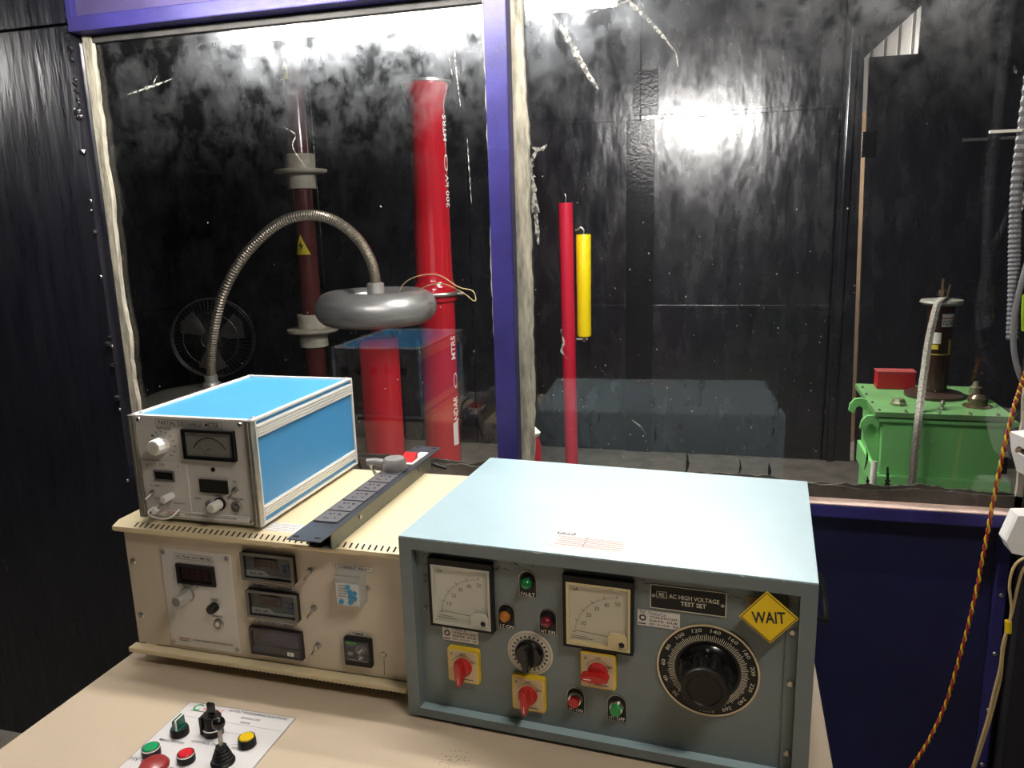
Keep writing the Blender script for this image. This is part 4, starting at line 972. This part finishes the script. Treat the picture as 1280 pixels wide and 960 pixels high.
for z in (1.17, .0):
    for k in range(28):
        def pp(k, r): t = 2*PI*k/28; th = 1.33+r*.6*math.cos(t)/.102; return (.1038*math.sin(th), -.1038*math.cos(th), z+Z0+r*1.6*math.sin(t))
        b.faces.new([b.verts.new(pp(q, r)) for q, r in ((k, .022), (k+1, .022), (k+1, .027), (k, .027))])
obj('emblem', b, WHITE, rc)
b = nb()
for k in range(5):
    t0, t1 = 1.0+k*.08, 1.08+k*.08; b.faces.new([b.verts.new((.103*math.sin(t), -.103*math.cos(t), z)) for t, z in ((t0, -.37+Z0), (t1, -.37+Z0), (t1, -.24+Z0), (t0, -.24+Z0))])
obj('white_sticker', b, WHITE, rc)
# fan
fn = empty('pedestal_fan', (-3.385, 4.6, 0), math.radians(22), 'black wire guarded fan on a stand behind the hose', 'fan')
fz = .123+Z0; Rf = .275
def circ(b, r, y, z0, rr, n=48): 
    p = [(r*math.cos(2*PI*k/n), y, z0+r*math.sin(2*PI*k/n)) for k in range(n+1)]; tube(b, p, rr, 6)
b = nb(); circ(b, Rf, 0, fz, .007); circ(b, Rf*.985, -.05, fz, .003); circ(b, Rf*.66, -.085, fz, .0025); circ(b, .06, -.10, fz, .003)
for k in range(56):
    t = 2*PI*k/56; c, s = math.cos(t), math.sin(t)
    tube(b, [(.06*c, -.10, fz+.06*s), (.66*Rf*c, -.085, fz+.66*Rf*s), (.95*Rf*c, -.055, fz+.95*Rf*s), (Rf*c, 0, fz+Rf*s)], .0014, 4)
obj('guard', b, FANG, fn, kind='stuff')
obj('hub', lathe(nb(), (0, -.06, fz), (0, -1, 0), [(.06, 0), (.055, .03), (.02, .045), (0, .045)], 24), FANG, fn, smooth=True)
for k in range(3):
    t = 2*PI*k/3+.5; b = nb(); P = []
    for q, (r, da, y) in enumerate(((.05, -.25, -.03), (.12, -.55, -.045), (.22, -.50, -.05), (.235, .0, -.03), (.22, .35, -.01), (.12, .30, -.015), (.05, .25, -.02))):
        P.append((r*math.cos(t+da), y, fz+r*math.sin(t+da)))
    A = [b.verts.new(p) for p in P]; B_ = [b.verts.new((p[0], p[1]+.004, p[2])) for p in P]
    b.faces.new(A); b.faces.new(B_[::-1])
    for i in range(len(P)): b.faces.new((A[i], A[(i+1) % 7], B_[(i+1) % 7], B_[i]))
    obj('blade', b, mat('fan_blade_dark', (.07, .065, .06), .3), fn)
obj('motor', lathe(nb(), (0, .0, fz), (0, 1, 0), [(.07, -.02), (.08, .03), (.07, .12), (.03, .15), (0, .15)], 24), BLACK, fn, smooth=True)
obj('stand', lathe(nb(), (0, .08, 0), (0, 0, 1), [(.19, 0), (.19, .02), (.03, .04), (.018, .06), (.018, fz-.05)], 32), BLACK, fn, smooth=True)
# red rod and yellow cylinder
rr_ = empty('red_rod', (-.812, 4.3, 0), 0, 'slim red tube standing upright beside the yellow cylinder', 'rod')
obj('tube', lathe(nb(), (.005, 0, 0), (-.012, 0, 1), [(.038, 0), (.039, .95), (.041, .95+Z0)], 32), CREDROD, rr_, smooth=True)
obj('tip_wire', tube(nb(), [(-.015, 0, .94+Z0), (-.012, 0, .98+Z0), (-.018, 0, 1.0+Z0)], .003, 6), STEEL, rr_)
for z in (.86, .70, .24, -.05): obj('clip', cyl(nb(), (-.045, -.02, z+Z0), (-.038, -.02, z+Z0+.012), .006, seg=8), STEEL, rr_)
yc = empty('yellow_cylinder', (-.728, 4.3, 0), 0, 'yellow cylinder hung on the right side of the red rod', 'resistor')
obj('body', lathe(nb(), (0, 0, 0), (0, 0, 1), [(0, .208+Z0), (.038, .208+Z0), (.040, .216+Z0), (.040, .50+Z0), (.041, .501+Z0), (.0415, .77+Z0), (.039, .777+Z0), (0, .777+Z0)], 36), YCYL, yc, smooth=True)
obj('hook', tube(nb(), spline([(0, 0, .775+Z0), (0, 0, .80+Z0), (-.015, 0, .815+Z0), (-.03, 0, .805+Z0), (-.045, 0, .80+Z0)], 5), .005, 8), STEEL, yc, smooth=True)
b = nb(); cyl(b, (0, 0, .175+Z0), (0, 0, .21+Z0), .010, seg=12); cyl(b, (-.045, 0, .19+Z0), (.02, 0, .19+Z0), .006, seg=10); obj('end_bolt', b, STEEL, yc)
# small red post near the mullion
sp = empty('red_stub', (-.632, 2.6, 0), 0, 'short red post with a pale cap just right of the blue mullion', 'post')
obj('post', lathe(nb(), (0, 0, 0), (0, 0, 1), [(.03, 0), (.03, .06+Z0), (.022, .10+Z0)], 20), CREDROD, sp, smooth=True)
obj('cap', lathe(nb(), (0, 0, .10+Z0), (0, 0, 1), [(.026, 0), (.03, .012), (.012, .03), (0, .03)], 20), PAPER, sp, smooth=True)

# green transformer tank
gt = empty('transformer_tank', (0, 0, 0), 0, 'leaf green steel transformer tank with bolted lid, right of the cage', 'transformer'); 
gt.location = (.74, 2.95, 0); gt.rotation_euler = (0, 0, math.radians(-1.0))
bm = nb(); box(bm, -.185, .178, -.205, .205, .10, .175+Z0, .003); obj('tank', bm, TRAFO, gt)
bm = nb(); box(bm, -.215, .195, -.232, .232, .182+Z0, .200+Z0, .002); obj('lid', bm, mat('shaded_dusty_green_lid', (.13, .30, .10), .6, var=.2, vscale=6, bump=.3, bscale=30, dirt=.66, dirtcol=(.06, .10, .05), dscale=14), gt)  # lid green darkened in its colour for the weaker light there, besides dust
bm = nb(); box(bm, -.200, .215, -.222, .222, .163+Z0, .176+Z0, .002); obj('flange', bm, TRAFO, gt)
obj('lid_gasket', box(nb(), -.19, .185, -.21, .21, .176+Z0, .182+Z0), DARK, gt)
obj('base_band', box(nb(), -.195, .208, -.225, .225, -.105+Z0, -.025+Z0, .003), TRAFO, gt)
for sx in (-.17, .15):
    for sy in (-.18, .16): plain('leg', TRAFO, gt, sx-.02, sx+.02, sy-.02, sy+.02, 0, .10)
for yy_ in (-.16,):
    b = nb(); prism(b, [(-.215, .16+Z0), (-.195, .175+Z0), (-.185, .175+Z0), (-.185, -.02+Z0), (-.215, .04+Z0), (-.235, .09+Z0), (-.24, .13+Z0)], yy_-.006, yy_+.006); obj('gusset', b, TRAFO, gt)
    b = nb(); prism(b, [(.178, .17+Z0), (.208, .165+Z0), (.205, .10+Z0), (.178, .08+Z0)], yy_-.006, yy_+.006); obj('gusset', b, TRAFO, gt)
def lug(x, y, z):
    b = nb(); pts = [(0, .010), (-.02, .016), (-.042, .012), (-.056, -.006), (-.060, -.030), (-.050, -.038), (-.040, -.034), (-.036, -.018), (-.024, -.012), (-.006, -.028), (0, -.03)]
    prism(b, [(x+a, z+c) for a, c in pts], y-.008, y+.008); obj('lifting_lug', b, TRAFO, gt)
lug(-.213, -.05, .190+Z0); lug(-.196, -.20, .165+Z0)
obj('side_bracket', box(nb(), .182, .196, -.21, -.19, .0+Z0, .07+Z0, .001), BLACK, gt)
for x, y in ((-.20, -.215), (-.12, -.22), (-.02, -.22), (.07, -.22), (.15, -.22), (.18, -.1), (.18, .05), (-.205, -.1), (-.205, .03), (-.20, .15)):
    obj('lid_bolt', lathe(nb(), (x, y, .2+Z0), (0, 0, 1), [(.006, 0), (.006, .004), (.003, .004), (.003, .008), (0, .008)], 6), STEEL, gt)
obj('drain_cap', lathe(nb(), (-.125, -.115, .2+Z0), (0, 0, 1), [(.026, 0), (.026, .008), (.022, .012), (.018, .022), (.010, .024), (0, .024)], 8), mat('greenish_brass', (.25, .28, .16), .4, .5), gt)
obj('eye_bolt', lathe(nb(), (-.0, -.165, .2+Z0), (0, 0, 1), [(.011, 0), (.011, .006), (.006, .008), (.006, .018), (.009, .022), (.004, .032), (0, .032)], 12), STEEL, gt, smooth=True)
obj('oil_filler', lathe(nb(), (.122, -.10, .2+Z0), (0, 0, 1), [(.045, 0), (.045, .004), (.030, .008), (.030, .030), (.020, .042), (.012, .044), (.010, .065), (0, .067)], 24), mat('aged_brass', (.20, .15, .10), .25, .7), gt, smooth=True)
obj('oil_filler', lathe(nb(), (.135, -.02, .2+Z0), (0, 0, 1), [(.02, 0), (.02, .05), (.012, .055), (.008, .07), (0, .07)], 20), mat('greenish_brass', (.2, .2, .2)), gt, smooth=True)
pr = Print(at=-.2256); random.seed(6)
for k in range(26): 
    u = random.uniform(-.19, -.09); z = -.06+Z0+random.uniform(-.016, .012)-(u+.19)*.1; pr.line((u, z), (u+random.uniform(-.006, .008), z+random.uniform(-.005, .005)), .002)
pr.make('marker_scrawl', INK, gt)
bs = empty('bushing', (0, 0, 0)); bs.parent = gt; BX, BY = .022, .05
obj('base_flange', lathe(nb(), (BX, BY, .2+Z0), (0, 0, 1), [(.098, 0), (.098, .010), (.085, .016), (.045, .020)], 40), mat('dark_brown_flange', (.07, .045, .035), .3, .4), bs, smooth=True)
obj('insulator', lathe(nb(), (BX, BY, .2+Z0), (0, 0, 1), [(.040, .01), (.041, .30), (.045, .312), (.045, .330)], 40), mat('dark_brown_glaze', (.045, .014, .012), .22, coat=.4), bs, smooth=True)
obj('corona_disc', lathe(nb(), (BX, BY, .528+Z0), (0, 0, 1), [(.03, 0), (.060, .002), (.070, .010), (.066, .018), (.03, .022), (0, .022)], 48), mat('grey_disc', (.26, .26, .22), .5, .2), bs, smooth=True)
b = nb(); cyl(b, (BX, BY, .545+Z0), (BX, BY, .62+Z0), .006, seg=10); cyl(b, (BX+.012, BY-.01, .55+Z0), (BX+.02, BY-.01, .60+Z0), .004, seg=8); lathe(b, (BX, BY, .56+Z0), (0, 0, 1), [(.014, 0), (.014, .02), (0, .02)], 6)
obj('terminal', b, mat('aged_brass', (.2, .15, .1)), bs)
def wrapquad(t0, t1, z0, z1, r, m, nm, n=6):
    b = nb()
    for k in range(n):
        a, c = t0+(t1-t0)*k/n, t0+(t1-t0)*(k+1)/n
        b.faces.new([b.verts.new((BX+r*math.sin(t), BY-r*math.cos(t), z)) for t, z in ((a, z0+Z0), (c, z0+Z0), (c, z1+Z0), (a, z1+Z0))])
    return obj(nm, b, m, bs)
wrapquad(-.1, 1.0, .455, .50, .0425, WHITE, 'voltage_label'); wrapquad(-.1, 1.0, .483, .487, .0428, INKR, 'red_line')
wrapquad(-1.2, .9, .355, .358, .0425, mat('sticker_yellow', (.6, .5, .03)), 'warning_band'); wrapquad(-.75, -.05, .395, .435, .0425, PAPER, 'warning_label'); wrapquad(-.75, -.2, .375, .392, .0426, mat('sticker_yellow', (.6, .5, .03)), 'warning_label'); wrapquad(.6, .9, .355, .41, .0426, mat('sticker_yellow', (.6, .5, .03)), 'warning_label')
vs, fs, x0, x1, y0, y1 = glyphs('VOLTAGE', .02); b = nb(); nv = []
for v in vs:
    th = -.05+(v.x-x0)/(x1-x0)*1.0; nv.append(b.verts.new((BX+.0432*math.sin(th), BY-.0432*math.cos(th), .460+Z0+(v.y-y0)/(y1-y0)*.018)))
for f in fs: 
    try: b.faces.new([nv[i] for i in f])
    except ValueError: pass
obj('lettering', b, INK, bs)
rb = empty('red_box', (.655, 3.12, .2012+Z0), 0, 'red box lying on the green tank lid beside the bushing', 'box')
plain('box_body', REDBOX, rb, -.066, .066, -.03, .03, 0, .060, bev=.003); plain('box_lid', mat('faded_red_lid', (.33, .05, .05), .6), rb, -.068, .068, -.032, .032, .060, .068, bev=.002)
# braided strap
sb = nb(); sp_ = spline([(.772, 2.985, .555+Z0), (.745, 2.94, .558+Z0), (.726, 2.915, .53+Z0), (.700, 2.87, .42+Z0), (.682, 2.82, .32+Z0), (.664, 2.76, .24+Z0), (.650, 2.71, .18+Z0), (.643, 2.69, .08+Z0), (.641, 2.69, -.06+Z0), (.640, 2.69, -.20+Z0), (.64, 2.69, -.5+Z0)], 14)
prev = None
for i, p in enumerate(sp_):
    wv = .0125; c = [sb.verts.new((p.x+dx, p.y+dy, p.z)) for dx, dy in ((-wv, 0), (0, -.003), (wv, 0), (0, .003))]
    if prev:
        for k in range(4): sb.faces.new((prev[k], prev[(k+1) % 4], c[(k+1) % 4], c[k]))
    prev = c
obj('braided_strap', sb, BRAID, None, label='flat tinned braid hanging from the bushing down the green tank', cat='strap')
# leaning pipe left of the tank
obj('pale_pipe', cyl(nb(), (.475, 2.6, 0), (.535, 2.75, .02+Z0), .010, seg=12), PAPER, None, smooth=True, label='pale thin pipe leaning at the left foot of the green tank', cat='pipe')

# ------------------------------------------------------------------ wiring on the right
ZW = lambda x, y, z: (x, y, z+Z0)
pth = spline([ZW(.556, 1.71, 1.4), ZW(.550, 1.71, 1.1), ZW(.546, 1.71, .913), ZW(.552, 1.71, .795), ZW(.560, 1.71, .70), ZW(.566, 1.71, .60)], 22)
obj('corrugated_conduit', tube(nb(), pth, .011, 12, lambda i: .0115 if i % 2 else .0095), GREYP, None, smooth=False, label='grey corrugated conduit running down the right end of the partition', cat='conduit')
obj('grey_cable', tube(nb(), spline([ZW(.60, 1.69, .86), ZW(.575, 1.685, .78), ZW(.560, 1.68, .70), ZW(.556, 1.68, .64), ZW(.562, 1.68, .58), ZW(.578, 1.68, .53), ZW(.60, 1.68, .50)], 8), .0052, 10), WIREG, None, smooth=True, label='smooth grey cable curving beside the corrugated conduit', cat='cable')
obj('lime_sleeve', tube(nb(), spline([ZW(.575, 1.69, .69), ZW(.576, 1.69, .66), ZW(.580, 1.69, .62)], 6), .006, 10), NEON, None, smooth=True, label='lime green cable sleeve at the right end of the partition', cat='sleeve')
obj('cane_strip', box(nb(), .490, .66, 1.70, 1.712, .994+Z0, .999+Z0), PAPER, None, label='thin pale horizontal rod near the upper right corner', cat='rod')
def helix(pts, ph, r=.0022, R_=.0023, turns=90):
    P = spline(pts, 60); out = []
    for i, p in enumerate(P):
        a = ph+2*PI*turns*i/len(P); out.append(p+Vector((math.cos(a)*R_, math.sin(a)*R_, 0)))
    return tube(nb(), out, r, 6)
tw = empty('twisted_wire', (.5, 1.6, 0), 0, 'red and yellow twisted wire hanging down the right side', 'wire')
tpts = [(x-.5, 1.66-1.6, z+Z0) for x, z in ((.582, .56), (.574, .52), (.565, .47), (.556, .39), (.548, .29), (.540, .169), (.530, .043), (.516, -.069), (.498, -.186), (.470, -.285), (.440, -.36), (.41, -.45))]
obj('yellow_strand', helix(tpts, 0, turns=38), WIREY, tw, smooth=True); obj('red_strand', helix(tpts, PI, turns=38), WIRER, tw, smooth=True)
tn = empty('tan_wire_pair', (.58, 1.62, 0), 0, 'pair of tan wires looping down the lower right edge', 'wire')
for off, pts in ((0, ((.615, .185), (.598, .178), (.583, .160), (.578, .121), (.586, .070), (.585, .035), (.578, -.01), (.578, -.06), (.572, -.12), (.565, -.19), (.556, -.25), (.548, -.31), (.54, -.38))),
                 (1, ((.612, .168), (.600, .150), (.594, .110), (.590, .060), (.586, .030), (.582, -.03), (.583, -.08), (.580, -.12), (.572, -.19), (.561, -.26), (.553, -.31), (.545, -.38)))):
    obj('strand', tube(nb(), spline([(x-.58, .004*off, z+Z0) for x, z in pts], 8), .0028, 8), WIRET, tn, smooth=True)
obj('yellow_tape', cyl(nb(), (.006, .002, .015+Z0), (.004, .002, .040+Z0), .0065), YELLOW, tn, smooth=True)
bk = empty('white_isolator', (.60, 1.69, .37+Z0), math.radians(15), 'white switch block with silver lug at the right edge, upper one', 'switch')
b = nb(); prism(b, [(-.012, .04), (.05, .045), (.05, -.06), (.012, -.045), (-.004, .0)], -.03, .03); obj('block', b, WHITE, bk)
obj('lug', tube(nb(), [(-.034, -.035, .022), (-.02, -.034, .014), (-.004, -.032, .004)], .007, 10), CHROME, bk, smooth=True)
obj('terminal_screw', lathe(nb(), (.006, -.03, .008), (0, -1, 0), [(.008, 0), (.008, .003), (0, .004)], 12), BLACK, bk)
obj('red_mark', box(nb(), -.006, .004, -.031, -.030, .022, .036), RED, bk)
bk = empty('white_junction_box', (.60, 1.68, .205+Z0), 0, 'plain white junction box at the right edge, below the sill', 'box')
b = nb(); prism(b, [(-.022, -.012), (-.006, .045), (.05, .05), (.05, -.045), (-.010, -.035)], -.02, .025); obj('shell', b, WHITE, bk)
